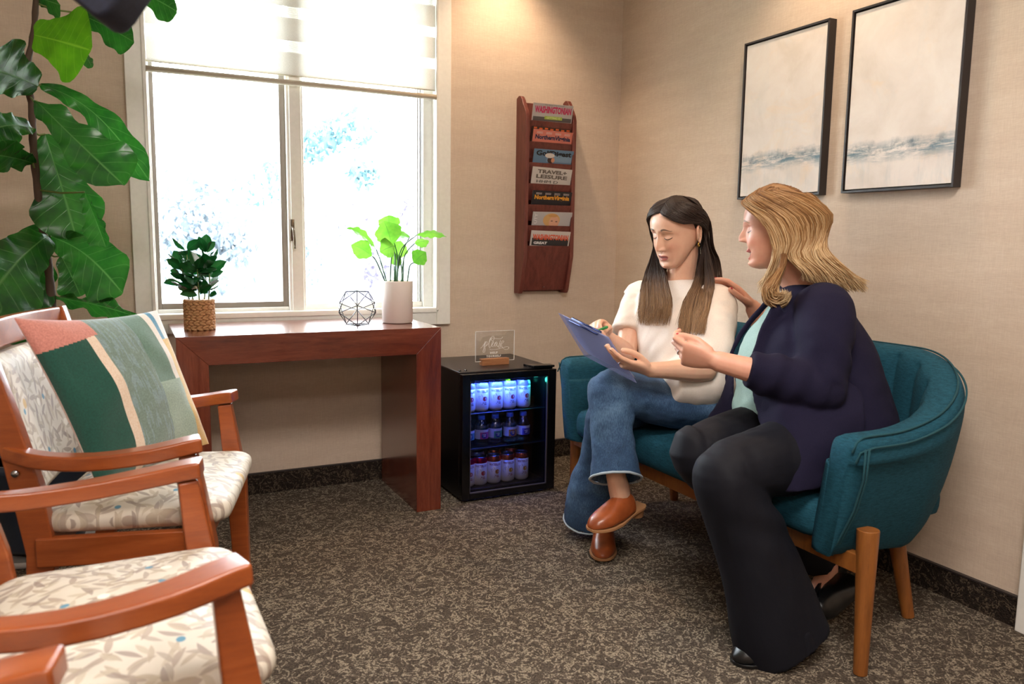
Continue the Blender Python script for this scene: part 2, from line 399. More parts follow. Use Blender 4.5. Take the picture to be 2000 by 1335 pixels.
dr.box(X0,a,Y0,Y0+.032,Z0,Z1-.006); dr.box(b,X1,Y0,Y0+.032,Z0,Z1-.006); dr.box(a,b,Y0,Y0+.032,Z0,c); dr.box(a,b,Y0,Y0+.032,d,Z1-.006)
door=dr.build('door','black_gloss',fr,bevel=.002)
m=MB(); m.box(a,b,Y0+.010,Y0+.014,c,d); m.build('glass_pane','fridge_glass',door)
plain('gasket','4c4750',.4)
m=MB()
for q in ((a,a+.003,c,d),(b-.003,b,c,d),(a,b,c,c+.003)): m.box(q[0],q[1],Y0+.004,Y0+.012,q[2],q[3])
m.build('inner_bead','gasket',door)
m=MB(); m.prism([(1.485,Y0+.085,Z1),(1.50,Y0+.022,Z1),(1.594,Y0+.01,Z1),(1.594,Y0+.05,Z1)],(0,0,.009)); m.build('hinge_cover','black_gloss',fr,bevel=.002)
m=MB()
for q in (1.19,1.215): m.ball((q,Y0+.06,Z1+.001),(.006,.006,.004),seg=10,rg=6)
m.build('screw','black_gloss',fr,smooth=True)
for q in ((X0+.03,Y0+.06),(X1-.03,Y0+.06),(X0+.03,Y1-.05),(X1-.03,Y1-.05)):
    m=MB(); m.lathe([(.014,0),(.014,.014)],(q[0],q[1],0),14); m.build('foot','black_plastic',fr)
def led_wire(z,name):
    m=MB()
    for i in range(18):
        y=Y0+.045+i*.02; m.tube([(X0+t,y,z),(X1-t,y,z)],.0014,6)
    m.tube([(X0+t,Y0+.045,z),(X1-t,Y0+.045,z)],.003,6); m.tube([(X0+t,Y1-.04,z),(X1-t,Y1-.04,z)],.003,6)
    m.build(name,'black_satin',fr)
led_wire(.350,'shelf'); led_wire(.205,'shelf')
emit('led_green','58ff1e',6.0); emit('led_blue','2a50ff',7)
m=MB(); m.box(1.33,1.44,Y0+.034,Y0+.038,Z1-.046,Z1-.031); m.build('light_housing','black_plastic',fr)
m=MB(); m.box(1.345,1.425,Y0+.041,Y0+.049,Z1-.036,Z1-.032); m.build('led_strip','led_blue',fr)
l=bpy.data.lights.new('fridge_led','AREA'); l.energy=1.7; l.color=(.05,.13,1.0); l.size=.22; l.shape='RECTANGLE'; l.size_y=.02
o=bpy.data.objects.new('fridge_led',l); o.location=(1.365,Y0+.046,Z1-.040); o.rotation_euler=(math.radians(14),0,0); COL.objects.link(o); adopt(o,fr)
l=bpy.data.lights.new('fridge_led','POINT'); l.energy=.16; l.color=(.05,.75,.55); l.shadow_soft_size=.01
o=bpy.data.objects.new('fridge_led',l); o.location=(1.535,Y0+.06,Z1-.06); COL.objects.link(o); adopt(o,fr)
# seven-segment 40
def seg7(mb, M, digit, w=.006, h=.012, t=.0014):
    S={'4':'bcfg','0':'abcdef'}[digit]
    R={'a':(0,h/2,w,t),'d':(0,-h/2,w,t),'g':(0,0,w,t),'b':(w/2,h/4,t,h/2),'c':(w/2,-h/4,t,h/2),'e':(-w/2,-h/4,t,h/2),'f':(-w/2,h/4,t,h/2)}
    for k in S:
        cx,cy,sx,sy=R[k]; mb.obox(M@Matrix.Translation((cx,cy,0)),sx*.9,sy*.9,.0008)
m=MB(); F=Matrix(((1,0,0,0),(0,0,-1,0),(0,1,0,0),(0,0,0,1)))  # local xy -> world xz, facing -y
seg7(m, Matrix.Translation((1.374,Y0+.0085,.4815))@F,'4'); seg7(m, Matrix.Translation((1.3835,Y0+.0085,.4815))@F,'0'); m.build('temperature_display','led_green',door)

# cans and bottles
def can(x,y,z,label,top,fruit,ink,group):
    c=empty('drink_can',(x,y,z),label,'can',group); r=.031; h=.118
    m=MB(); m.lathe([(r*.78,z),(r*.97,z+.006),(r,z+.012),(r,z+h-.024)],(x,y,0),28); m.build('body','can_white',c,smooth=True)
    m=MB(); m.lathe([(r*1.001,z+h-.0245),(r*1.001,z+h-.016),(r*.9,z+h-.005),(r*.86,z+h-.002)],(x,y,0),28,cap=False); m.build('shoulder',top,c,smooth=True)
    m=MB(); m.lathe([(r*.80,z+h-.007),(r*.82,z+h-.004),(r*.86,z+h),(r*.88,z+h-.003)],(x,y,0),28); m.ball((x,y-.004,z+h-.005),(.010,.014,.0015),seg=12,rg=6); m.build('lid','steel',c,smooth=True)
    m=MB()
    def wrap(vs): 
        out=[]
        for v in vs:
            a=-PI/2-.35+v[0]/r; out.append((x+(r+.0004)*math.cos(a),y+(r+.0004)*math.sin(a),z+v[1]))
        return out
    vs,fs=text_mesh('WATERLOO',.014,0,bold=.0003); mx=max(v[0] for v in vs)
    m.add(wrap([(v[0]/mx*.026+.006,v[1]+.082) for v in vs]),fs,0)
    for k,(dx,dz,rr) in enumerate(((.014,.052,.0095),(.011,.050,.006))):
        pts=[(dx+rr*math.cos(q*PI/10),dz+rr*math.sin(q*PI/10)) for q in range(20)]; m.add(wrap(pts),[tuple(range(20))],1)
    for dz,w in ((.034,.010),(.028,.013)): m.add(wrap([(.014-w,dz),(.014,dz),(.014+w*.6,dz),(.014+w*.6,dz+.003),(.014,dz+.003),(.014-w,dz+.003)]),[(0,1,2,3,4,5)],0)
    for q in range(3):
        pts=spline([(-.018+.01*q,.04+.01*q),(-.022+.01*q,.055+.008*q),(-.012+.008*q,.062),(-.010+.008*q,.052)],10)
        for i in range(9):
            p=pts[i]; w=pts[i+1]; m.add(wrap([(p[0],p[1]),(w[0],w[1]),(w[0]+.0008,w[1]+.0008),(p[0]+.0008,p[1]+.0008)]),[(0,1,2,3)],2)
    m.build('printed_label',[ink,fruit,'ink_grey'],c)
    return c
plain('can_white','d8cfc8',.35,Metallic=.2); plain('can_pink','c01858',.25,Metallic=.8); plain('can_copper','c8694c',.25,Metallic=.85); plain('can_blue','8aa0d8',.3,Metallic=.6)
plain('ink_red','9c3a38',.5); plain('ink_grey','9a8a84',.6); plain('ink_dark','4b3a55',.5); plain('fruit_orange','c8802c',.5); plain('fruit_red','b83a3e',.5); plain('fruit_yellow','c89a2c',.5)
yc=Y0+.088
G1='drink cans on the bottom shelf of the fridge'; G2='drink cans on the top shelf of the fridge'; G3='water bottles on the middle shelf of the fridge'
zb=.044
bot=[(1.236,'can_pink','fruit_red','leftmost pink-topped can on the fridge floor, half behind the door frame'),(1.292,'can_pink','fruit_red','pink-topped white can on the fridge floor, second from the left'),(1.355,'can_copper','fruit_orange','copper-topped white can on the fridge floor, beside the pink-topped one'),(1.418,'can_copper','fruit_yellow','copper-topped white can on the fridge floor, second from the right'),(1.484,'can_copper','fruit_yellow','rightmost copper-topped white can in the front row on the fridge floor')]
for x,tp,fu,lab in bot: can(x,yc,zb,lab,tp,fu,'ink_red',G1)
for x,tp,lab in ((1.245,'can_pink','dim can in the back row of the fridge floor, at the left'),(1.318,'can_blue','dim can in the back row of the fridge floor, second from the left'),(1.395,'can_copper','dim copper-topped can in the back row of the fridge floor, second from the right'),(1.478,'can_copper','dim copper-topped can in the back row of the fridge floor, at the right')): can(x,yc+.085,zb,lab,tp,'fruit_orange','ink_red',G1)
plain('can_top_white','b9b4cc',.3,Metallic=.3)
for i,x in enumerate((1.238,1.296,1.360,1.422,1.488)):
    can(x,yc,.3535,['leftmost blue-lit can on the top fridge shelf','blue-lit can on the top fridge shelf, second from the left','blue-lit can in the middle of the top fridge shelf','blue-lit can on the top fridge shelf, second from the right','rightmost can on the top fridge shelf, lit teal at its edge'][i],'can_top_white','fruit_red','ink_dark',G2)
def bottle(x,y,z,label,col,group):
    c=empty('water_bottle',(x,y,z),label,'bottle',group); h=.118
    m=MB(); m.lathe([(.018,z),(.027,z+.004),(.029,z+.012),(.0275,z+.02),(.029,z+.028),(.029,z+.07),(.026,z+.082),(.016,z+.098),(.012,z+.104),(.012,z+.108)],(x,y,0),28); m.build('body','bottle_plastic',c,smooth=True)
    m=MB(); m.lathe([(.014,z+.107),(.0145,z+.108),(.0145,z+.121),(.0135,z+.1225)],(x,y,0),24); m.build('cap','cap_blue',c,smooth=True)
    m=MB(); r=.0294
    for a0,a1,mi in ((-PI,-2.15,1),(-2.15,-.2,0)):
        rs=[[ (x+r*math.cos(a0+(a1-a0)*k/10),y+r*math.sin(a0+(a1-a0)*k/10),zz) for k in range(11)] for zz in (z+.03,z+.058)]
        m.rings(rs,False,mi,closed=False)
    rs=[[ (x+r*math.cos(-PI+PI*k/12),y+r*math.sin(-PI+PI*k/12),zz) for k in range(13)] for zz in (z+.058,z+.068)]; m.rings(rs,False,1,closed=False)
    def wrap(vs,o=.0006): return [(x+(r+o)*math.cos(-1.55+v[0]/r),y+(r+o)*math.sin(-1.55+v[0]/r),z+.044+v[1]) for v in vs]
    m.add(wrap([(.012*math.cos(k*PI/10),.012*math.sin(k*PI/10)) for k in range(20)]),[tuple(range(20))],2)
    vs,fs=text_mesh('PURE',.007,0,bold=.0002); m.add(wrap([(v[0],v[1]+.004) for v in vs],.0010),fs,1)
    vs,fs=text_mesh('LIFE',.007,0,bold=.0002); m.add(wrap([(v[0],v[1]-.003) for v in vs],.0010),fs,1)
    m.build('label',[col,'label_white','label_navy'],c,recalc=False); return c
plain('cap_blue','4a78d8',.4); plain('label_white','c8c8dc',.5); plain('label_navy','1c2c80',.5)
for i,(x,cn,cc) in enumerate(((1.236,'label_aqua','4f8e9c'),(1.298,'label_pink','b8487c'),(1.360,'label_green','4e9478'),(1.428,'label_amber','b87c34'),(1.490,'label_violet','5a58b0'))):
    plain(cn,cc,.5); bottle(x,yc,.2085,['leftmost small water bottle, aqua label, half behind the door frame','small water bottle with a pink label on the middle fridge shelf','small water bottle with a green label on the middle fridge shelf','small water bottle with an amber label on the middle fridge shelf','rightmost small water bottle, with a violet label'][i],cn,G3)
for x,lab in ((1.33,'dim water bottle in the back row of the middle fridge shelf, at the left'),(1.395,'dim water bottle in the back row of the middle fridge shelf, in the centre'),(1.46,'dim water bottle in the back row of the middle fridge shelf, at the right')): bottle(x,yc+.07,.2085,lab,'label_aqua',G3)

# acrylic sign
sg=empty('acrylic_sign',(1.388,2.95,Z1),'clear acrylic sign lettered please help yourself, in a small wood block on the fridge','sign')
plain('sign_white','f2efec',.5)
ys=2.95
m=MB(); m.box(1.300,1.480,ys-.0015,ys+.0015,Z1+.016,Z1+.143); pl=m.build('sheet','acrylic',sg)
plain('acrylic_edge','e9e6e4',.2)
m=MB()
for q in ((1.300,1.3015,Z1+.016,Z1+.143),(1.4785,1.480,Z1+.016,Z1+.143),(1.300,1.480,Z1+.1415,Z1+.143),(1.300,1.480,Z1+.016,Z1+.0172)): m.box(q[0],q[1],ys-.0016,ys+.0016,q[2],q[3])
m.build('polished_edge','acrylic_edge',pl)
m=MB(); 
def sxy(u,v): # measured on the sign: u 0..1830, v 0..1335 over pixel box 910..1020 x 640..720
    p=P(910+u*110/1836, 640+v*80/1335, y=ys-.002); return p
strokes=[[(470,660),(510,640),(560,580),(610,500),(635,440),(600,560),(585,680),(560,760),(575,800),(610,780),(625,680),(625,560),(650,460),(685,450),(690,510),(660,580),(625,610),(680,570),(740,510),(790,400)],
[(790,400),(830,310),(880,270),(915,290),(920,350),(890,405),(840,410),(825,370),(870,330),(960,345),(1080,355),(1160,345),(1200,290)],
[(860,280),(800,340),(760,450),(750,560),(770,640),(800,620),(860,540),(900,470),(890,430),(860,470),(840,560),(870,610),(930,560),(980,470),(1010,450),(960,480),(930,560),(950,600),(990,560),(1020,470),(1010,560),(1040,610),(1090,540),(1130,400),(1110,480),(1130,580),(1110,640),(1070,640),(1075,600),(1130,560)],
[(1160,520),(1220,470),(1235,430),(1190,420),(1160,500),(1170,600),(1220,670),(1300,705),(1380,680),(1395,630),(1340,610),(1250,630),(1080,680),(900,710),(810,710),(780,685)]]
for s in strokes:
    pts=[Vector(p) for p in spline([sxy(*q) for q in s],len(s)*5)]
    rr=[(.0010 if abs(pts[min(i+1,len(pts)-1)].z-pts[max(i-1,0)].z)>abs(pts[min(i+1,len(pts)-1)].x-pts[max(i-1,0)].x)*1.2 else .0006) for i in range(len(pts))]
    m.tube(pts,[(r,.0004) for r in rr],6,up=(1,0,0))
a=sxy(915,805); put_text(m,'HELP',Matrix.Translation(a)@F,width=.034,height=.0085,size=.01,spacing=1.3,bold=.0003)
a=sxy(905,915); put_text(m,'YOURSELF',Matrix.Translation(a)@F,width=.068,height=.0085,size=.01,spacing=1.3,bold=.0003)
m.build('lettering','sign_white',pl)
m=MB(); m.box(1.325,1.450,ys-.014,ys+.014,Z1,Z1+.0275); m.build('wood_block','block_wood',sg,bevel=.0015)

# ------------------------------------------------------------------ magazine rack
rk=empty('magazine_rack',(1.755,YW,.805),'tall dark wooden wall magazine rack with seven pockets','rack')
def side(x):
    pr=[(YW,.803),(3.205,.803),(3.196,.815),(3.158,.975),(3.156,1.585),(3.164,1.61),(3.185,1.64),(3.200,1.665),(3.215,1.681),(3.232,1.684),(YW,1.675)]
    m=MB(); m.prism([(x,a,b) for a,b in pr],(.019,0,0)); m.build('side_panel','rack_wood',rk,bevel=.0025)
side(1.626); side(1.866)
m=MB(); m.box(1.645,1.866,YW-.01,YW,.81,1.66); m.build('back_panel','rack_wood',rk)
lips=[1.572,1.481,1.390,1.298,1.205,1.113,1.022]
for i,z in enumerate(lips):
    m=MB(); y_=3.157; hh=.072 if i<6 else .205
    yb_=3.186 if i<6 else 3.214
    m.prism([(1.645,y_,z),(1.645,y_+.006,z),(1.645,yb_+.006,z-hh),(1.645,yb_,z-hh)],(.221,0,0)); m.build('pocket_panel','rack_wood',rk,bevel=.001)
m=MB(); m.ball((1.758,3.207,.832),.003,seg=10,rg=6); m.build('screw','steel',rk)
# magazines
mags=[('magazine with pink title lettering and a lime band, top pocket of the rack',1.648,'b8b2ae',[('WASHINGTONIAN','c8245c',-.026,.185,.030,0)],.060),
('coral magazine with navy title lettering in the second pocket',1.533,'d47a68',[('NorthernVirginia','262a4c',-.034,.180,.026,0)],.050),
('blue magazine with black title and a golfer in a cap, third pocket',1.450,'5f7d98',[('GolfDigest','15161a',-.020,.180,.030,0)],.050),
('white travel magazine with grey capital letters in the fourth pocket',1.369,'c9c1b9',[('TRAVEL+','6a6058',-.018,.15,.017,0),('LEISURE','6a6058',-.040,.16,.017,0)],.050),
('black magazine with yellow title lettering in the fifth pocket',1.267,'1d1c22',[('NorthernVirginia','e09a28',-.032,.180,.026,0)],.050),
('pale magazine showing a blonde face, in the sixth pocket',1.174,'b4b0b0',[],.050),
('magazine with orange title lettering in the bottom pocket',1.088,'c4bcb6',[('WASHINGTONIAN','d85a34',-.028,.185,.026,0),('GREAT','e9e6e4',-.055,.07,.012,-.05)],.050)]
for i,(lab,zt_,bg,txts,_) in enumerate(mags):
    lip=lips[i]; M0=Matrix.Translation((1.766+.004*((i*37)%3-1),3.1705,lip))@Matrix.Rotation(math.radians(13+(i%3)),4,'X')@Matrix.Rotation(math.radians(((i*53)%5-2)*.5+.6),4,'Y')
    top=(zt_-lip)+.002
    g=empty('magazine',M0.translation,lab,'magazine','magazines in the wall rack')
    m=MB(); m.obox(M0@Matrix.Translation((0,.0,(top-.045)/2)),.203,.004,top+.045,0); cov=plain('cover_%d'%i,bg,.35); m.build('cover',cov,g)
    m=MB(); m.obox(M0@Matrix.Translation((0,.003,(top-.045)/2-.0005)),.201,.003,top+.044); m.build('pages',plain('paper','e9e2da',.7),g)
    G=M0@Matrix.Translation((0,-.0024,top))@F
    art=MB(); arts=[]
    def am(c):
        k='ink_'+c
        if k not in MAT: plain(k,c,.4)
        if k not in arts: arts.append(k)
        return arts.index(k)
    for (tx,c,dz,w,h,dx) in txts: put_text(art,tx,G@Matrix.Translation((dx,dz,.0003)),width=w,height=h,mi=am(c),size=.03,shear=0.,bold=.0012)
    def patch(c,cx,cy,w,h,lay=0,n=4,rot=0):
        pts=[]
        for k in range(n):
            a=2*PI*(k+.5)/n+rot; s=(1/math.cos(PI/4)) if n==4 else 1
            pts.append(G@Matrix.Translation((cx,cy,.0001+lay*.0002))@Vector((w/2*math.cos(a)*s,h/2*math.sin(a)*s,0)))
        art.add(pts,[tuple(range(n))],am(c))
    if i==0:
        patch('5a5654',0,-.066,.195,.018); patch('a8c04a',.005,-.060,.09,.014,1); put_text(art,'GETTING IT',G@Matrix.Translation((.005,-.060,.0006)),width=.07,height=.009,mi=am('e6f0b0'),size=.01); put_text(art,"The Area's Top Dentists",G@Matrix.Translation((.005,-.006,.0003)),width=.10,height=.005,mi=am('6b6460'),size=.01)
    if i in (1,4):
        for k in range(4):
            for j in range(2): patch('dcd0cc',-.07+.047*k,-.010-.005*j,.03,.0016)
    if i==2:
        patch('7b96ad',.03,-.04,.13,.03); patch('d8cfc6',-.020,-.026,.05,.022,3,16); patch('3a2620',-.012,-.045,.036,.03,2,16); patch('c98a68',-.002,-.046,.018,.022,4,12)
    if i==3: put_text(art,'HHM D',G@Matrix.Translation((-.02,-.062,.0003)),width=.11,height=.012,mi=am('2a2624'),size=.02)
    if i==5:
        put_text(art,'UTY',G@Matrix.Translation((-.085,-.03,.0003))@Matrix.Rotation(PI/2,4,'Z'),width=.045,height=.014,mi=am('e4e0e0'),size=.02)
        patch('d0a468',-.004,-.036,.088,.062,1,20); patch('d8a486',.010,-.046,.052,.060,2,20); patch('4a3428',-.002,-.040,.012,.004,3,10); patch('4a3428',.022,-.043,.012,.004,3,10); patch('c89458',.002,-.016,.05,.014,3,14)
    if i==6:
        patch('2c2c2e',.0,-.05,.19,.034,0)
    art.build('printed_cover_art',[MAT[k] for k in arts],g,recalc=False)
    if i==1:
        Mb=Matrix.Translation((-.004,.009,.014)); g2=empty('magazine',M0.translation+Vector((-.004,.010,.016)),'dark and orange magazine tucked behind the coral one','magazine','magazines in the wall rack')
        m=MB(); m.obox(Mb@M0@Matrix.Translation((0,.0,(top-.045)/2)),.203,.004,top+.045,0); m.build('cover',plain('cover_dark','3a241c',.35),g2)
        art=MB()
        for k in range(7): art.obox(Mb@M0@Matrix.Translation((-.085+.028*k,-.0022,top-.006-.002*(k%2))),.016,.0003,.007)
        art.build('printed_cover_art',plain('cover_flame','d0622c',.4),g2)

# ------------------------------------------------------------------ framed canvases
def canvas_mat(name, seed, line, extra):
    n=NT(name); v=n.coord('Object',(1,1,1))
    mp=n.new('ShaderNodeMapping'); mp.inputs['Location'].default_value=(seed*3.1,seed*1.7,seed); n.link(v,mp.inputs['Vector']); v=mp.outputs[0]
    sep=n.new('ShaderNodeSeparateXYZ'); c0=n.new('ShaderNodeTexCoord'); n.link(c0.outputs['Object'],sep.inputs[0]); z=sep.outputs['Z']; yy=sep.outputs['Y']
    def mapped(sc):
        q=n.new('ShaderNodeMapping'); q.inputs['Scale'].default_value=sc; n.link(v,q.inputs['Vector']); return q.outputs[0]
    base=n.ramp(n.noise(mapped((1,5,5)),1.2,5,.6,.4),[(.35,'d3c8be'),(.5,'dcd2ca'),(.65,'e2dad3')])
    pk=n.ramp(n.noise(mapped((1,3.5,6)),1.6,4,.6,.8),[(.56,0.),(.72,1.)]); 
    pk=n.math('MULTIPLY',pk,.42); col=n.mix(pk,base,'e3c6a4')
    bl=n.math('MULTIPLY',n.ramp(n.noise(mapped((1,4,2)),2.1,5,.6,.6),[(.55,0.),(.75,1.)]),.35); col=n.mix(bl,col,'c3c9cb')
    # horizon strokes
    wob=n.math('MULTIPLY',n.math('SUBTRACT',n.noise(mapped((1,6,1)),1.5,4,.7),.5),.06)
    dz=n.math('SUBTRACT',n.math('ADD',z,wob),line)
    up=n.math('SUBTRACT',1.0,n.math('MULTIPLY',n.math('ABSOLUTE',dz),26),clamp=True)
    st=n.ramp(n.noise(mapped((1,9,60)),1.1,6,.75,.3),[(.40,0.),(.56,1.)])
    f=n.math('MULTIPLY',n.math('MULTIPLY',up,st),.95); col=n.mix(f,col,'557888')
    f2=n.math('MULTIPLY',n.math('MULTIPLY',n.math('SUBTRACT',1.0,n.math('MULTIPLY',n.math('ABSOLUTE',n.math('SUBTRACT',dz,.012)),34),clamp=True),n.ramp(n.noise(mapped((1,14,14)),1.7,5,.7),[(.48,0.),(.68,1.)])),.85); col=n.mix(f2,col,'4f6470')
    low=n.math('MULTIPLY',n.math('MULTIPLY',n.math('SUBTRACT',1.0,n.math('MULTIPLY',n.math('ABSOLUTE',n.math('ADD',dz,.08)),9),clamp=True),n.ramp(n.noise(mapped((1,24,4)),1.3,5,.7),[(.48,0.),(.75,1.)])),.45); col=n.mix(low,col,'9fb0b4')
    n.set(Base_Color=col,Roughness=.7); n.bump(n.noise(mapped((1,1,1)),500,2),.15,.0006); MAT[name]=n.m; return n.m
for (ya,yb2,lab,seed,line) in ((1.978,2.379,'abstract seascape canvas in a thin black frame, the one nearer the room corner',1.,1.345),(1.4915,1.887,'abstract seascape canvas in a thin black frame, the one farther right over the sofa end',3.4,1.335)):
    g=empty('framed_canvas',(XW,(ya+yb2)/2,1.21),lab,'picture','pair of framed canvases on the right wall')
    za,zb2=1.212,1.791; xf=2.148; t=.007
    m=MB(); m.box(xf,XW-.001,ya,ya+t,za,zb2); m.box(xf,XW-.001,yb2-t,yb2,za,zb2); m.box(xf,XW-.001,ya+t,yb2-t,za,za+t); m.box(xf,XW-.001,ya+t,yb2-t,zb2-t,zb2); m.box(XW-.012,XW-.001,ya+t,yb2-t,za+t,zb2-t); m.build('frame','frame_black',g,bevel=.0008)
    m=MB(); m.box(xf+.005,XW-.012,ya+t+.004,yb2-t-.004,za+t+.004,zb2-t-.004); m.build('canvas',canvas_mat('canvas_paint_%d'%int(seed),seed,line,0),g,bevel=.001)

# ------------------------------------------------------------------ fabrics
def leaf_fabric(name, rot=(0,0,0)):
    n=NT(name); v=n.coord('Object',(1,1,1),rot)
    col=n.ramp(n.noise(v,6,3,.6),[(.35,'cfc6b6'),(.65,'dcd4c6')])
    for sc,off,ln,wd,cc in ((21,0,.46,.12,'a39182'),(24,7.3,.46,.11,'b0a18c'),(19,3.1,.42,.10,'96867c'),(26,11.7,.44,.13,'bdb19c'),(23,17.7,.46,.11,'a89a8c')):
        mp=n.new('ShaderNodeMapping'); mp.inputs['Location'].default_value=(off,off*.7,0); mp.inputs['Scale'].default_value=(sc,sc,0); n.link(v,mp.inputs['Vector'])
        vo=n.new('ShaderNodeTexVoronoi',voronoi_dimensions='2D'); vo.inputs['Scale'].default_value=1; vo.inputs['Randomness'].default_value=.7; n.link(mp.outputs[0],vo.inputs['Vector'])
        d=n.new('ShaderNodeVectorMath',operation='SUBTRACT'); n.link(mp.outputs[0],d.inputs[0]); n.link(vo.outputs['Position'],d.inputs[1])
        sc_=n.new('ShaderNodeSeparateColor'); n.link(vo.outputs['Color'],sc_.inputs[0])
        ang=n.math('MULTIPLY',sc_.outputs[0],6.283)
        r=n.new('ShaderNodeVectorRotate',rotation_type='Z_AXIS'); n.link(d.outputs[0],r.inputs['Vector']); n.link(ang,r.inputs['Angle'])
        s=n.new('ShaderNodeSeparateXYZ'); n.link(r.outputs[0],s.inputs[0])
        x2=n.math('POWER',n.math('DIVIDE',s.outputs[0],ln),2.); wv=n.math('MULTIPLY',n.math('SUBTRACT',1.0,x2),wd)
        bend=n.math('ADD',s.outputs[1],n.math('MULTIPLY',x2,n.math('MULTIPLY',n.math('SUBTRACT',sc_.outputs[2],.5),.16)))
        m_=n.math('MULTIPLY',n.math('SUBTRACT',wv,n.math('ABSOLUTE',bend)),60,clamp=True)
        col=n.mix(n.math('MULTIPLY',m_,.8),col,cc)
    for sc,off,cc,th in ((7.5,2.2,'5f90a8',.085),(6.5,9.,'efe9dc',.10),(5.3,5.,'c6a66e',.10)):
        mp=n.new('ShaderNodeMapping'); mp.inputs['Location'].default_value=(off,off,0); mp.inputs['Scale'].default_value=(sc,sc,0); n.link(v,mp.inputs['Vector'])
        vo=n.new('ShaderNodeTexVoronoi',voronoi_dimensions='2D'); vo.inputs['Scale'].default_value=1; n.link(mp.outputs[0],vo.inputs['Vector'])
        col=n.mix(n.math('MULTIPLY',n.math('SUBTRACT',th*.62,vo.outputs['Distance']),90,clamp=True),col,cc)
    n.set(Base_Color=col,Roughness=.62,Sheen_Weight=.0); n.bump(n.noise(v,700,2),.12,.0005); MAT[name]=n.m
leaf_fabric('chair_fabric'); leaf_fabric('chair_back_fabric',(0,PI/2,0))
def knit(name, c1, c2, sx=(30,30,260), rough=.85, bs=.25, sheen=.0, scale=2.):
    n=NT(name); a=n.noise(n.coord('Object',sx),scale,4,.75); b=n.noise(n.coord('Object',(260,260,260)),2,2,.6)
    f=n.math('ADD',n.math('MULTIPLY',a,.7),n.math('MULTIPLY',b,.3))
    n.set(Base_Color=n.ramp(f,[(.36,c1),(.64,c2)]),Roughness=rough,Sheen_Weight=sheen,Specular_IOR_Level=.2); n.bump(f,bs,.0012); MAT[name]=n.m; return n.m
knit('sofa_teal','0d3443','205466',(28,28,220)); plain('sofa_seam','0e424c',.9)

# ------------------------------------------------------------------ loveseat
so=empty('loveseat',(1.8,1.92,0),'teal upholstered barrel-back loveseat on wooden legs against the right wall','sofa')
def sofa_path():
    # outer plan line of the rim from the near arm front, round the back, to the far arm front
    ya,yb_,xb,R=1.212,2.625,2.10,.34
    pts=[(1.50,ya+.004),(1.60,ya),(xb-R,ya)]
    for k in range(1,9): a=-PI/2+PI/2*k/9; pts.append((xb-R+R*math.cos(a),ya+R+R*math.sin(a)))
    pts+= [(xb,ya+R)]+[(xb,ya+R+(yb_-ya-2*R)*k/6) for k in range(1,7)]
    for k in range(1,9): a=PI/2*k/9; pts.append((xb-R+R*math.cos(a),yb_-R+R*math.sin(a)))
    pts+=[(xb-R,yb_),(1.60,yb_),(1.50,yb_-.004)]
    return pts
sp=spline(sofa_path(),150)
seglen=[0]
for i in range(1,150): seglen.append(seglen[-1]+math.hypot(sp[i][0]-sp[i-1][0],sp[i][1]-sp[i-1][1]))
LT=seglen[-1]
rings=[]; seamO=[]; seamI=[]
for i in range(150):
    p=sp[i]; q0=sp[max(i-1,0)]; q1=sp[min(i+1,149)]
    t=Vector((q1[0]-q0[0],q1[1]-q0[1],0)).normalized(); nrm=Vector((t.y,-t.x,0))   # outward
    s=seglen[i]; e=min(s,LT-s)
    h=.598+.15*(lambda k:k*k*(3-2*k))(min(max((e-.12)/.62,0),1))
    endr=min(e/.045,1); cr=math.sqrt(max(0,1-(1-endr)**2))     # round off the arm fronts
    ch=abs(math.sin(PI*s/.125))**.55; bulge=.012*(ch-1) if e>.1 else 0
    o=Vector((p[0],p[1],0))
    top=h-.035*(1-cr)
    prof=[(-.092,.262),(-.062,.32),(-.032,.42),(-.012,.52),(0,h-.06),(-.006,h-.02),(-.022,h-.004),(-.05,h+.002),(-.078,h-.006),(-.098,h-.028),(-.108,h-.08),(-.118,.52),(-.135,.42),(-.15,.33),(-.15,.262)]
    ring=[]; mid=-.06; prof=[(q[0],max(q[1],.262+.030*(1-min(e/.3,1)))) for q in spline(prof,44)]
    for k,(d,z) in enumerate(prof):
        dd=mid+(d-mid)*(.55+.45*cr) if e<.045 else d
        if k>=27: dd-=bulge*-1 if False else -bulge*-1
        ring.append(o+nrm*dd+Vector((0,0,min(z,top+.002) if z>.5 else z)))
    rings.append(ring)
    seamO.append(o+nrm*(.001 if cr>.9 else -.008)+Vector((0,0,top-.022))); seamI.append(o+nrm*(-.020)+Vector((0,0,top+.000)))
m=MB(); m.rings(rings,True); shell=m.build('upholstered_shell','sofa_teal',so,smooth=True)
m=MB(); m.tube(seamO,.0028,6); m.tube(seamI,.0028,6)
for ys_,sg_ in ((1.212,1),(2.625,-1)):
    for off in (.012,.024):
        m.tube([(1.502+off,ys_-sg_*.001,.575),(1.512+off*.8,ys_+sg_*.006,.50),(1.512+off*.8,ys_+sg_*.026,.42),(1.508+off*.8,ys_+sg_*.058,.34),(1.505+off*.8,ys_+sg_*.082,.29)],.0026,6)
m.build('seam_piping','sofa_seam',shell,smooth=True)
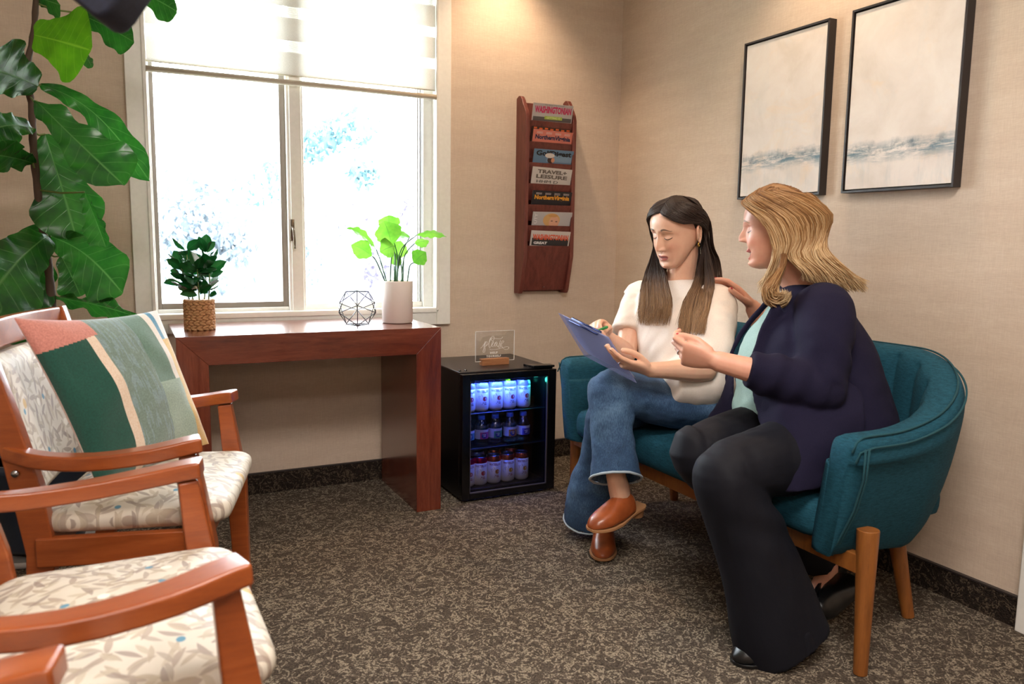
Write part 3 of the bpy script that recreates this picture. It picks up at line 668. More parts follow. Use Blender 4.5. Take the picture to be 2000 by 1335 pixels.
# seat cushion
def cushion(x0,x1,y0,y1,z0,z1,r=.03,bulge=.015,nx=14,ny=20):
    m=MB(); rs=[]
    def outline(inset,z,crown=0):
        pts=[]; R=max(r*2-inset,.01)
        for cx,cy,a0 in ((x1-inset-R,y1-inset-R,0),(x0+inset+R,y1-inset-R,PI/2),(x0+inset+R,y0+inset+R,PI),(x1-inset-R,y0+inset+R,3*PI/2)):
            for k in range(7): a=a0+PI/2*k/6; pts.append(Vector((cx+R*math.cos(a),cy+R*math.sin(a),z)))
        return pts
    H=z1-z0
    for ins,z in ((.02,z0),(.004,z0+H*.2),(0,z0+H*.5),(.004,z0+H*.78),(.018,z1-.006),(.045,z1),): rs.append(outline(ins,z))
    c=Vector(((x0+x1)/2,(y0+y1)/2,0))
    last=rs[-1]
    for f in (.75,.5,.25,.05): rs.append([Vector((c.x+(p.x-c.x)*f,c.y+(p.y-c.y)*f,z1+bulge*(1-f*f))) for p in last])
    m.rings(rs,True); return m
cushion(1.505,2.0,1.315,2.525,.300,.418,.035,.018).build('seat_cushion','sofa_teal',so,smooth=True,sub=1)
m=MB(); m.box(1.562,1.587,1.236,2.60,.252,.300); m.box(1.90,1.92,1.42,2.42,.262,.302); m.box(1.585,1.90,1.38,1.40,.262,.302); m.box(1.585,1.90,2.44,2.46,.262,.302); m.build('base_rail','sofa_leg_wood',so,bevel=.003)
for (tx,ty,bx,by,zt_) in ((1.582,1.243,1.580,1.234,.365),(1.925,1.44,1.955,1.385,.30),(1.93,2.44,1.99,2.487,.30),(1.582,2.594,1.58,2.603,.365)):
    m=MB(); m.tube([(bx,by,0),(bx+(tx-bx)*.5,by+(ty-by)*.5,zt_/2),(tx,ty,zt_)],[.0165,.021,.0265],20,up=(1,0,0)); m.build('leg','sofa_leg_wood',so,smooth=False,bevel=.002)

# ------------------------------------------------------------------ armchairs
def swp(m,pts,w,h,up=(0,0,1),mi=0):
    """rectangular bar swept along pts; w,h lists or numbers"""
    pts=[Vector(p) for p in pts]; n=len(pts); rs=[]
    for i in range(n):
        t=(pts[min(i+1,n-1)]-pts[max(i-1,0)]).normalized(); u=Vector(up); u=(u-t*u.dot(t)).normalized(); s=t.cross(u)
        wi=w[i] if hasattr(w,'__len__') else w; hi=h[i] if hasattr(h,'__len__') else h
        rs.append([pts[i]+s*a*wi/2+u*b*hi/2 for a,b in ((-1,-1),(1,-1),(1,1),(-1,1))])
    m.rings(rs,True,mi)
def make_chair(label):
    t=empty('armchair',(0,0,0),label,'chair','cherry wood armchairs with leaf fabric')
    wd='chair_wood'
    for s in (1,-1):
        m=MB(); swp(m,[(-.375,s*.225,0),(-.335,s*.225,.22),(-.318,s*.225,.40),(-.335,s*.225,.52),(-.365,s*.225,.66),(-.415,s*.225,.862)],[.032]*6,[.036,.042,.055,.058,.046,.034],up=(1,0,0)); m.build('back_leg',wd,t,bevel=.004)
        m=MB(); swp(m,[(.005,s*.246,0),(.0,s*.246,.2),(-.006,s*.246,.40),(-.018,s*.246,.50),(-.030,s*.248,.60)],[.034,.036,.040,.038,.032],[.038,.044,.052,.044,.034],up=(1,0,0)); m.build('front_leg',wd,t,bevel=.004)
        a=spline([(-.372,s*.226,.612),(-.30,s*.252,.598),(-.20,s*.270,.596),(-.10,s*.268,.606),(-.03,s*.254,.618),(-.004,s*.248,.621)],14)
        m=MB(); swp(m,a,[.030+.022*min(k/9,1) for k in range(14)],[.030]*14); m.build('armrest',wd,t,bevel=.005,seg=3)
        m=MB(); m.box(-.325,-.01,s*.236-.011,s*.236+.011,.375,.435); m.build('side_rail',wd,t,bevel=.003)
        m=MB(); m.box(-.33,-.01,s*.236-.009,s*.236+.009,.17,.20); m.build('side_stretcher',wd,t,bevel=.003)
    m=MB(); m.box(-.03,-.008,-.23,.23,.375,.43); m.build('front_rail',wd,t,bevel=.003)
    m=MB(); m.box(-.33,-.31,-.21,.21,.375,.43); m.build('back_rail',wd,t,bevel=.003)
    m=cushion(-.335,.045,-.235,.235,.430,.487,.03,.018); m.build('seat','chair_fabric',t,smooth=True,sub=1)
    # top rail, gently bowed
    m=MB(); swp(m,[Vector((-.408-.030*math.cos(y/.225*PI/2),y,.832)) for y in [-.21+.42*k/10 for k in range(11)]],.022,.062); m.build('top_rail',wd,t,bevel=.005)
    # upholstered back panel
    m=MB(); rs=[]
    for k in range(15):
        f=k/14; z=.50+.295*f; x=-.335-.062*f; rr=.5-.5*math.cos(min(f,1-f)*PI/.16) if min(f,1-f)<.08 else 1
        rr=max(min(min(f,1-f)/.06,1),.12); th=.026*rr**.5
        ring=[]
        for j in range(24):
            a=2*PI*j/24; cy=math.copysign(abs(math.cos(a))**.35,math.cos(a))*.197; cx=math.copysign(abs(math.sin(a))**.7,math.sin(a))*th
            ring.append(Vector((x+.0-.030*math.cos(cy/.225*PI/2)+cx,cy,z)))
        rs.append(ring)
    m.rings(rs,True); m.build('backrest','chair_back_fabric',t,smooth=True)
    for s in (1,-1):
        m=MB(); m.tube([(-.352,s*.243,.572),(-.352,s*.249,.572)],.007,12); m.build('bolt_cap','steel',t,smooth=True)
    return t
ch=make_chair('cherry wood armchair with leaf-patterned fabric, holding the striped cushion')
cB=copy_tree(ch,label='cherry wood armchair with leaf-patterned seat in the foreground, nearer than the cushioned one')
cC=copy_tree(ch,label='armchair of which only one cherry wood arm end shows in the bottom left corner')
ch.location=(.199,1.925,0); ch.rotation_euler=(0,0,math.radians(-14.6))
cB.location=(.126,1.254,0); cB.rotation_euler=(0,0,math.radians(1.0))
cC.location=(-.052,.585,0); cC.rotation_euler=(0,0,math.radians(3))

# ------------------------------------------------------------------ cushion on the chair
def attr_mat(name, rough=.85, fine=400, bump=.3, sheen=.4, vary=.12):
    n=NT(name); a=n.new('ShaderNodeVertexColor',layer_name='Col'); v=n.coord('Object',(1,1,1))
    g=n.noise(v,fine,3,.7); col=n.mix(vary,a.outputs['Color'],n.ramp(g,[(.3,0.),(.7,1.)]),'OVERLAY')
    n.set(Base_Color=col,Roughness=rough,Sheen_Weight=sheen); n.bump(g,bump,.001); MAT[name]=n.m; return n.m
attr_mat('cushion_wool',.9,260,.5,.5,.25)
def color_mesh(me, cols):
    a=me.color_attributes.new(name='Col',type='FLOAT_COLOR',domain='CORNER'); d=[]
    for p in me.polygons:
        c=cols[p.index]; d += list(c)*p.loop_total
    a.data.foreach_set('color',d)
O_=Vector((.199,1.925,0)); U_=Vector((.967,-.2526,0)); V_=Vector((.2526,.967,0))
cf=lambda u,v,z: O_+U_*u+V_*v+Vector((0,0,z))
BL,BR,TL,TR=cf(-.235,-.135,.492),cf(-.068,.215,.502),cf(-.358,-.188,.874),cf(-.170,.165,.858)
nP=((BR-BL).cross(TL-BL)).normalized()
if nP.dot(U_)<0: nP=-nP
N=150; vs=[];cols=[];fs=[]
def cush(u,v,side):
    # pinched corners, bowed-in edges
    du=(u-.5)*2; dv=(v-.5)*2
    k=1-.055*(1-abs(dv)**2)*abs(du)**3*0; 
    uu=.5+(u-.5)*(1-.07*(1-dv*dv)); vv=.5+(v-.5)*(1-.07*(1-du*du))
    p=(BL*(1-uu)+BR*uu)*(1-vv)+(TL*(1-uu)+TR*uu)*vv
    h=((1-du*du)*(1-dv*dv))**.5*.062 if side>0 else ((1-du*du)*(1-dv*dv))**.5*.045
    w=noise.noise(Vector((u*5,v*5,side*3)))*.006*min(1,(1-abs(du))*6)*min(1,(1-abs(dv))*6)
    return p+nP*(h*side+w)
def pcol(u,v):
    if v>.80+.25*u and u<.36 or v>.93 and u<.30: return 'c88478'
    if u<.27+.0*v: return '0c4a3d'
    if u<.335: return 'e2cdb8'
    if u<.60+.03*v: return '74897f' if noise.noise(Vector((u*60,v*8,0)))>-.1 else '7f9698'
    if v<.07 and u<.66: return 'c99a36'
    if u<.86 and v<.52: return '93a898'
    if u<.80 and v>=.52: return '5f7f70'
    if u<.86 and v>=.52: return 'e6ddd2'
    if v<.80: return 'cda038'
    if u<.91: return '3a86a6'
    return 'e9e6e2'
for side in (1,-1):
    b=len(vs)
    for j in range(N+1):
        for i in range(N+1): vs.append(cush(i/N,j/N,side))
    for j in range(N):
        for i in range(N):
            q=(b+j*(N+1)+i,b+j*(N+1)+i+1,b+(j+1)*(N+1)+i+1,b+(j+1)*(N+1)+i); fs.append(q if side>0 else q[::-1])
            cols.append(lin(pcol((i+.5)/N,(j+.5)/N)) if side>0 else lin('d8beb4'))
me=bpy.data.meshes.new('throw_cushion'); me.from_pydata([tuple(v) for v in vs],[],fs); color_mesh(me,cols)
cu=finish(me,'throw_cushion','cushion_wool',smooth=True); tag(cu,'square wool cushion in dark green, pink, sage and mustard blocks, leaning in the armchair','cushion')

# ------------------------------------------------------------------ plants
def leaf_mat(name, base, light, vein, rough=.3, trans=.25, spec=.5, veins=9):
    n=NT(name); uv=n.new('ShaderNodeUVMap',uv_map='UVMap'); s=n.new('ShaderNodeSeparateXYZ'); n.link(uv.outputs[0],s.inputs[0])
    a=n.math('ABSOLUTE',n.math('SUBTRACT',s.outputs[0],.5)); mid=n.math('SUBTRACT',1.0,n.math('MULTIPLY',a,40),clamp=True)
    sv=n.math('FRACT',n.math('SUBTRACT',n.math('MULTIPLY',s.outputs[1],veins),n.math('MULTIPLY',a,3.2)))
    sv=n.math('SUBTRACT',1.0,n.math('MULTIPLY',n.math('ABSOLUTE',n.math('SUBTRACT',sv,.5)),18),clamp=True)
    f=n.math('MAXIMUM',mid,n.math('MULTIPLY',sv,.45)); g=n.noise(n.coord('Object'),14,3,.6)
    col=n.mix(f,n.ramp(g,[(.35,base),(.65,light)]),vein)
    n.set(Base_Color=col,Roughness=rough); n.bump(n.math('ADD',f,g),.25,.002)
    t=n.new('ShaderNodeBsdfTranslucent'); n.link(n.mix(.5,col,light),t.inputs[0]); mx=n.new('ShaderNodeMixShader'); mx.inputs[0].default_value=trans
    n.link(n.b.outputs[0],mx.inputs[1]); n.link(t.outputs[0],mx.inputs[2]); n.link(mx.outputs[0],n.out.inputs[0]); MAT[name]=n.m
leaf_mat('fig_leaf','16421a','2a6a20','5a8a48',.24,.35); leaf_mat('fig_leaf_lit','3a6a0c','548a12','7aa030',.35,.45)  # second fig green is brighter: light falling on the leaf, put into its colour
leaf_mat('rubber_leaf','0f3a1c','1a5a24','2a6a34',.2,.15); leaf_mat('lime_leaf','3f8a20','76b03a','23602a',.35,.4,veins=6)
plain('bark','4a3a2e',.85); plain('stem_green','35603a',.5); plain('twig','6a7a3a',.6)
VIOLIN=[(0,.10),(.06,.30),(.16,.46),(.30,.52),(.42,.55),(.55,.78),(.70,1.),(.84,.98),(.94,.66),(1,.10)]
OVAL=[(0,.06),(.12,.5),(.3,.88),(.48,1.),(.68,.82),(.85,.45),(.95,.18),(1,.02)]
def leafmesh(m,B,T,width,roll=0,droop=.1,fold=.15,wave=.03,prof=VIOLIN,n=22,k=10,mi=0,seed=0,view=None,curl=0.):
    B=Vector(B);T=Vector(T); d=(T-B); L=d.length; d.normalize()
    vw=Vector(view) if view else ((B+T)/2-Vector((0,0,CAM_H))).normalized()
    s=d.cross(vw).normalized(); nn=s.cross(d).normalized()
    R=Matrix.Rotation(math.radians(roll),3,d); s=R@s; nn=R@nn
    vs=[];uv=[]
    for i in range(n+1):
        t=i/n
        w=0
        for (a,b),(c,e) in zip(prof,prof[1:]):
            if a<=t<=c: w=b+(e-b)*((t-a)/(c-a)); break
        w*=width/2*(1+.05*math.sin(t*19+seed))
        c=B+(T-B)*t+Vector((0,0,1))*droop*L*math.sin(PI*t)*.9+nn*curl*L*t*t
        for j in range(2*k+1):
            v=(j-k)/k
            edge=math.sin(t*24+seed+(2 if v>0 else 0))*wave*abs(v)**1.5*L
            vs.append(c+s*v*w+nn*(-fold*abs(v)*w+edge)); uv.append((.5+v/2,t))
    W_=2*k+1
    m.add(vs,[(i*W_+j,i*W_+j+1,(i+1)*W_+j+1,(i+1)*W_+j) for i in range(n) for j in range(2*k)],mi,uv)
fg=empty('fiddle_leaf_fig',(-.27,2.93,0),'tall fiddle-leaf fig with large glossy leaves in the left corner by the window','plant')
tr=[P(72,-40,y=2.78),P(66,60,y=2.78),P(52,140,y=2.78),P(62,210,y=2.8),P(66,300,y=2.8),P(80,420,y=2.82),P(92,500,y=2.84),P(102,600,y=2.86),P(112,760,y=2.90)]
tr.append(Vector((-.25,2.93,.42))); tr.append(Vector((-.27,2.93,.20)))
m=MB(); m.tube([Vector(p) for p in spline(tr,60)],[.0075+.006*min(k/45,1)+.0012*math.sin(k*2.1) for k in range(60)],12); m.build('trunk','bark',fg,smooth=True)
FIG=[ # base px, tip px, depth y base, y tip, width, roll, droop, fold, mat
((58,66),(178,98),2.78,2.66,.215,-8,.01,.08,1,.015),
((74,168),(-45,128),2.76,2.55,.22,-20,.03,.12,0,.02),
((80,165),(292,352),2.80,2.74,.105,20,.16,.2,0,.03),
((72,198),(243,362),2.60,2.45,.175,-30,-.01,.25,0,.03),
((88,262),(150,468),2.82,2.80,.200,5,.03,.12,0,.02),
((165,375),(207,482),2.70,2.66,.085,40,.02,.5,0,.03),
((100,462),(240,572),2.82,2.72,.180,15,.12,.15,0,.03),
((120,500),(158,578),2.84,2.84,.11,0,.03,.1,0,.02),
((92,460),(-35,600),2.80,2.50,.235,-10,.05,.12,0,.02),
((64,250),(-35,262),2.78,2.60,.13,25,.08,.2,0,.03),
((64,318),(-30,300),2.78,2.55,.13,-30,.02,.2,0,.03),
((104,580),(268,618),2.86,2.74,.13,55,.03,.2,0,.04),
((250,-20),(345,22),2.70,2.60,.10,20,.05,.1,0,.02),
((150,25),(262,82),2.80,2.78,.12,35,.03,.2,0,.03),
((68,-5),(118,10),2.80,2.74,.09,30,.02,.2,0,.03),
((95,560),(-20,650),2.86,2.78,.24,10,.05,.1,0,.02),
((85,440),(30,560),2.90,2.95,.20,0,.05,.1,0,.02),
((66,-30),(175,-60),2.76,2.60,.2,20,.05,.1,1,.03),
((66,-60),(-30,-90),2.76,2.60,.2,20,.05,.1,0,.03),
((160,95),(180,132),2.85,2.85,.06,60,.02,.1,0,.02),
]
for i,(b,t,yb_,yt,w,roll,dr_,fo,mt,wv) in enumerate(FIG):
    m=MB(); B=P(*b,y=yb_); T=P(*t,y=yt); leafmesh(m,B,T,w,roll,dr_,fo,wv,seed=i*1.7); m.build('leaf',['fig_leaf','fig_leaf_lit'][mt],fg,smooth=True,recalc=False)
    # petiole back to the nearest trunk point
    near=min([Vector(p) for p in spline(tr,60)],key=lambda q:(q-B).length)
    if (near-B).length>.004: m=MB(); m.tube([near,(near+B)/2+Vector((0,0,-.006)),B],.0028,6); m.build('petiole','twig',fg,smooth=True)
plain('pot_navy','2a3342',.35); plain('saucer_grey','a8a6a4',.5); plain('soil','2a1e16',.95)
m=MB(); m.lathe([(.115,.03),(.125,.045),(.165,.30),(.17,.305),(.17,.33),(.158,.33),(.15,.30)],(-.27,2.93,0),40); m.build('pot','pot_navy',fg,smooth=True)
m=MB(); m.lathe([(.005,.302),(.156,.302)],(-.27,2.93,0),40); m.build('soil','soil',fg)
m=MB(); m.lathe([(.15,0),(.17,.006),(.182,.03),(.178,.03),(.165,.012)],(-.27,2.93,0),40); m.build('saucer','saucer_grey',fg,smooth=True)

# basket plant on the console
bp=empty('basket_plant',(.244,2.985,.713),'small dark green rubber plant in a round braided basket on the console table','plant')
n=NT('seagrass'); g=n.noise(n.coord('Object',(40,40,160)),3,4,.7); n.set(Base_Color=n.ramp(g,[(.3,'8a6038'),(.55,'b4865a'),(.75,'cda478')]),Roughness=.8); n.bump(g,.4,.001); MAT['seagrass']=n.m
bx,by=.244,2.985
m=MB(); m.lathe([(.044,.714),(.045,.82),(.040,.82)],(bx,by,0),28)
for r_ in range(6):
    z=.722+r_*.0178
    for k in range(15):
        a=2*PI*(k+(r_%2)*.5)/15; d=.048
        for sgn in (1,-1):
            c=Vector((bx+d*math.cos(a),by+d*math.sin(a),z+sgn*.0035)); tdir=Vector((-math.sin(a),math.cos(a),sgn*.35)).normalized()
            m.tube([c-tdir*.0125,c-tdir*.006,c+tdir*.006,c+tdir*.0125],[.0015,.0052,.0056,.002],7)
m.build('basket','seagrass',bp,smooth=True)
m=MB(); m.lathe([(.004,.812),(.043,.812)],(bx,by,0),24); m.build('soil','soil',bp)
random.seed(12)
stems=[]
m=MB(); ml=MB()
for k,(dx,dy,h,lx) in enumerate(((-.018,0,.20,-.035),(.018,.01,.19,.03),(0,-.02,.13,-.004),(-.028,.015,.14,-.05),(.03,-.012,.15,.035))):
    b=Vector((bx+dx,by+dy,.81)); t=Vector((bx+lx,by+dy*1.4,.81+h*.9)); mid=(b+t)/2+Vector((lx*.1,0,0))
    pts=[Vector(p) for p in spline([b,mid,t],9)]; m.tube(pts,[.0022]*8+[.001],6)
    for i in range(2,9):
        for q in range(2 if i<8 else 3):
            a=i*2.4+q*2.6+k; el=random.uniform(.0,.7) if i<8 else random.uniform(.5,1.2); L=random.uniform(.048,.075)
            d=Vector((math.cos(a)*math.cos(el),math.sin(a)*math.cos(el),math.sin(el)))
            p0=pts[i]+d*.006; leafmesh(ml,p0,p0+d*L,L*.58,random.uniform(-60,60),random.uniform(-.05,.2),.25,.01,OVAL,8,4,view=(0,0,1) if random.random()<.6 else None)
m.build('stem','twig',bp,smooth=True); lo=ml.build('foliage','rubber_leaf',bp,smooth=True,recalc=False)

# lime leaf plant in white ceramic cylinder
wp=empty('potted_houseplant',(.978,2.99,.713),'lime green broad-leaved plant in a plain white cylinder pot on the console table','plant')
plain('ceramic_white','e2d8d2',.5)
px_,py_=.978,2.99
m=MB(); m.lathe([(.056,.714),(.060,.717),(.0612,.876),(.0600,.879),(.0565,.877),(.0560,.86)],(px_,py_,0),48); m.build('pot','ceramic_white',wp,smooth=True)
m=MB(); m.lathe([(.004,.861),(.0565,.861)],(px_,py_,0),32); m.build('soil','soil',wp)
Y=2.99
LP=[((752,548),(735,510),(726,500),(686,478),.060,-10,.1,Y-.02),((757,548),(745,515),(735,487),(678,445),.045,60,.12,Y+.02),((759,548),(764,510),(770,480),(742,492),.065,10,.05,Y-.03),
((773,548),(772,500),(765,478),(750,432),.085,0,.10,Y),((776,548),(783,500),(800,462),(760,462),.05,60,.05,Y+.03),((776,548),(782,490),(815,458),(872,462),.055,65,.12,Y-.01),
((792,548),(783,515),(775,505),(782,470),.06,20,.05,Y+.03),((797,548),(800,520),(808,513),(832,492),.055,0,.05,Y-.02),((776,548),(776,500),(762,450),(758,420),.07,0,.05,Y+.04),((790,548),(790,500),(810,475),(838,470),.06,60,.05,Y+.05),((775,548),(778,515),(782,500),(765,515),.05,20,.05,Y+.02)]
for i,(a,b,c_,d_,w,roll,dr_,yy) in enumerate(LP):
    b0=Vector((px_+(a[0]-777)*.00185,py_+(yy-Y)*.5,.862)); c3=P(*c_,y=yy); mid=P(*b,y=(yy+Y)/2); 
    m=MB(); m.tube([Vector(p) for p in spline([b0,mid,c3],10)],[.0028-.0001*k for k in range(10)],7); m.build('stem','stem_green',wp,smooth=True)
    m=MB(); leafmesh(m,c3,P(*d_,y=yy-.03 if i%2 else yy+.02),w*1.3,roll,dr_,.2,.02,OVAL,16,7,seed=i); m.build('leaf','lime_leaf',wp,smooth=True,recalc=False)
for (a,b) in (((789,548),(789,507)),((771,548),(770,497))):
    m=MB(); m.tube([Vector((px_+(a[0]-777)*.00185,py_,.862)),P(*b,y=Y)],[.0035,.001],7); m.build('stem','stem_green',wp,smooth=True)

# wire icosahedron
ic=MB(); ph=(1+5**.5)/2
V=[Vector(v).normalized() for v in ((-1,ph,0),(1,ph,0),(-1,-ph,0),(1,-ph,0),(0,-1,ph),(0,1,ph),(0,-1,-ph),(0,1,-ph),(ph,0,-1),(ph,0,1),(-ph,0,-1),(-ph,0,1))]
# resting on one face
f=(V[0]+V[11]+V[5]).normalized(); Q=f.rotation_difference(Vector((0,0,-1))).to_matrix(); Q=Matrix.Rotation(math.radians(38),3,'Z')@Q
R_=.080; V=[Q@v*R_ for v in V]; mz=min(v.z for v in V); cc=Vector((.808,2.96,.713-mz+.0018))
V=[v+cc for v in V]; el=min((V[i]-V[j]).length for i in range(12) for j in range(i))
for i in range(12):
    for j in range(i):
        if (V[i]-V[j]).length<el*1.05: ic.tube([V[i],V[j]],.0017,6)
for v in V: ic.ball(v,.0022,seg=8,rg=6)
o=ic.build('wire_polyhedron','black_satin',smooth=True); tag(o,'black wire icosahedron ornament beside the white pot on the console table','ornament')

# ------------------------------------------------------------------ navy shade close to the camera, top left
n=NT('navy_cloth'); g=n.noise(n.coord('Object'),160,3); n.set(Base_Color=n.ramp(g,[(.3,'0d1020'),(.7,'171c30')]),Roughness=.9,Sheen_Weight=.05); n.bump(g,.1,.001); MAT['navy_cloth']=n.m
ns=empty('hanging_shade',(.04,1.12,CZ),'dark navy cloth shade hanging close overhead, only its lower corner in view','lamp')
c0=P(190,34,y=1.12)
m=MB(); rs=[]
M_=Matrix.Translation(c0)@Matrix.Rotation(math.radians(-28),4,RC@Vector((0,0,-1)))
rt=(RC@Vector((1,0,0))); upv=(RC@Vector((0,1,0))); fwd=(RC@Vector((0,0,-1)))
# tapered rounded box: lower corner at c0, rising up-left and up-right
poly=[(0,0),(.010,.004),(.020,.014),(.052,.062),(.16,.30),(-.10,.30),(-.20,.14),(-.060,.046),(-.018,.012),(-.008,.003)]
fr_=[c0+rt*a+upv*b for a,b in poly]
for off,sc in ((0,.97),(.008,1.),(.05,1.),(.06,.97)):
    cen=sum(fr_,Vector())/len(fr_); rs.append([cen+(p-cen)*sc+fwd*off for p in fr_])
m.rings(rs,True); m.build('cloth_shade','navy_cloth',ns,smooth=False,bevel=.004,angle=20)
tp=c0+upv*.29+fwd*.09
m=MB(); m.tube([tp,Vector((tp.x,tp.y,CZ))],.006,10); m.build('hanging_rod','black_satin',ns)

# ------------------------------------------------------------------ outside
n=NT('grass_pale'); g=n.noise(n.coord('Object'),2,4); n.set(Base_Color=n.ramp(g,[(.3,'9aa890'),(.7,'b6bca6')]),Roughness=.9); MAT['grass_pale']=n.m
m=MB(); m.box(-60,90,6,120,-3.6,-3.5); o=m.build('ground','grass_pale'); struct(o); o.name='floor_outside'
plain('bark_pale','8a8a92',.8); plain('tree_blue','56606a',.8); plain('tree_teal','426068',.8); plain('tree_mauve','6c6678',.8)
random.seed(5)
def tree(px,py,Y,rx,rz,mat,label,n_=1500,leaf=.16,blobs=9):
    c=P(px,py,y=Y); g=empty('tree',(c.x,c.y,-3.5),label,'tree','pale overexposed trees outside the window')
    m=MB(); cen=[]
    for k in range(blobs):
        a=random.uniform(0,2*PI); r=random.random()**.5; cen.append((c+Vector((math.cos(a)*rx*r*.7,random.uniform(-1,1)*rx*.5,math.sin(a)*rz*r*.7)),random.uniform(.3,.5)))
    for k in range(n_):
        q,s=random.choice(cen); d=Vector((random.gauss(0,1),random.gauss(0,1),random.gauss(0,1))).normalized()*random.random()**.4
        p=q+Vector((d.x*rx*s,d.y*rx*s,d.z*rz*s)); e=Euler((random.uniform(0,6),random.uniform(0,6),random.uniform(0,6))).to_matrix(); l=leaf*random.uniform(.6,1.3)
        m.add([p+e@Vector(w)*l for w in ((-.5,0,0),(0,-.28,.1),(.5,0,0),(0,.28,.1))],[(0,1,2,3)])
    m.build('foliage',mat,g,recalc=False)
    m=MB(); m.tube([(c.x,c.y,-3.5),(c.x+.1,c.y,(c.z-3.5)/2),(c.x,c.y,c.z)],[.16,.12,.05],8)
    for k in range(4): q=cen[k][0]; m.tube([(c.x,c.y,c.z-rz*.6),q],[.05,.02],6)
    m.build('trunk','bark_pale',g)
tree(395,462,13,1.0,1.0,'tree_blue','hazy blue-grey tree seen just above the basket plant',1100)
tree(505,500,15,1.3,1.6,'tree_blue','hazy grey tree left of the window mullion',500)
tree(355,352,24,1.2,1.0,'tree_blue','faint tree top left of the basket plant, high in the left pane',200)
tree(520,348,16,.9,.6,'tree_teal','faint tree top near the sash in the left pane',160)
tree(662,300,14,.9,.8,'tree_teal','teal tree top high in the right pane',500,.16,6)
tree(700,500,11,1.2,1.1,'tree_mauve','mauve-grey shrubbery behind the wire ornament',700)
tree(800,440,15,.9,1.3,'tree_mauve','mauve tree behind the lime green plant',450)

# ================================================================== people
def limb(m, keys, n=18, seg=16, up=(0,0,1), ends=True):
    """keys: (point, r) or (point, ra, rb); ra lies along up"""
    A=spline([tuple(k[0])+((k[1],k[1]) if len(k)==2 else (k[1],k[2])) for k in keys], n)
    m.tube([a[:3] for a in A],[(a[3],a[4]) for a in A],seg,up=up)
    if ends:
        for a in (A[0],A[-1]): m.ball(a[:3],min(a[3],a[4])*.98,seg=14,rg=10)
def stack(m, rows, S, Fv, seg=36, expo=2.2, n=30, cap=True):
    """torso loft: rows (x,y,z,halfwidth,halfdepth[,front extra]) with lateral S and front Fv"""
    A=spline([tuple(r)+((0,) if len(r)==5 else ()) for r in rows],n); rs=[]
    S=Vector(S);Fv=Vector(Fv)
    for a in A:
        ring=[]
        for k in range(seg):
            t=2*PI*k/seg; cx=math.copysign(abs(math.cos(t))**(2/expo),math.cos(t)); sy=math.copysign(abs(math.sin(t))**(2/expo),math.sin(t))
            ring.append(Vector(a[:3])+S*cx*a[3]+Fv*(sy*a[4]+(a[5]*max(sy,0))))
        rs.append(ring)
    m.rings(rs,cap)
def hollow(m, keys, wall=.008, n=22, seg=28, up=(1,0,0), inner=.55, obl=0):
    """trouser leg: solid at the top, open like a real hem at the end"""
    A=spline([tuple(k[0])+((k[1],k[1]) if len(k)==2 else (k[1],k[2])) for k in keys], n)
    prev=None; rs=[]; fr=[]
    pts=[Vector(a[:3]) for a in A]
    for i in range(n):
        t=(pts[min(i+1,n-1)]-pts[max(i-1,0)]).normalized(); a=Vector(up) if prev is None else prev; a=(a-t*a.dot(t)).normalized(); b=t.cross(a); prev=a; fr.append((a,b))
        rs.append([pts[i]+a*A[i][3]*math.cos(2*PI*k/seg)+b*A[i][4]*math.sin(2*PI*k/seg) for k in range(seg)])
    k0=int(n*inner)
    if obl:
        tc=(Vector((0,0,CAM_H))-pts[-1]); tc.z=0; tc.normalize(); ax=(pts[-1]-pts[-3]).normalized()
        for i in range(n):
            w=sm((i/(n-1)-.55)/.45); rs[i]=[p-ax*obl*w*((p-pts[i]).dot(tc)/A[i][3]) for p in rs[i]]
    for i in range(n-1,k0,-1):
        rs.append([p+(pts[i]-p).normalized()*wall for p in rs[i]])
    m.rings(rs,True)
    return rs[n-1]
def remesh(m, voxel=.004, smooth=6, fac=.5):
    me=m.mesh('t'); bm=bmesh.new(); bm.from_mesh(me); bmesh.ops.recalc_face_normals(bm,faces=bm.faces); bm.to_mesh(me); bm.free()
    o=bpy.data.objects.new('t',me); COL.objects.link(o)
    r=o.modifiers.new('r','REMESH'); r.mode='VOXEL'; r.voxel_size=voxel
    s=o.modifiers.new('s','SMOOTH'); s.factor=fac; s.iterations=smooth
    dg=bpy.context.evaluated_depsgraph_get(); dg.update()
    out=bpy.data.meshes.new_from_object(o.evaluated_get(dg)); bpy.data.objects.remove(o); bpy.data.meshes.remove(me); return out
def folds(me, fn):
    n=len(me.vertices); co=np.empty(n*3); me.vertices.foreach_get('co',co); co=co.reshape(-1,3)
    no=np.empty(n*3); me.vertex_normals.foreach_get('vector',no); no=no.reshape(-1,3)
    d=np.array([fn(Vector(c)) for c in co]); co=co+no*d[:,None]; me.vertices.foreach_set('co',co.ravel()); me.update()
def vcol(me, fn):
    a=me.color_attributes.new(name='Col',type='FLOAT_COLOR',domain='POINT'); d=[]
    for v in me.vertices: d+=list(fn(v.co))
    a.data.foreach_set('color',d)
def bodymesh(name, parts, mat, parent):
    """parts: list of (mesh, colour fn); joined as one mesh"""
    V=[];Fs=[];Cl=[]
    for me,fn in parts:
        b=len(V)
        for v in me.vertices: V.append(tuple(v.co)); Cl+=list(fn(v.co))
        for p in me.polygons: Fs.append(tuple(i+b for i in p.vertices))
    me=bpy.data.meshes.new(name); me.from_pydata(V,[],Fs); a=me.color_attributes.new(name='Col',type='FLOAT_COLOR',domain='POINT'); a.data.foreach_set('color',Cl)
    return finish(me,name,mat,parent,smooth=True)
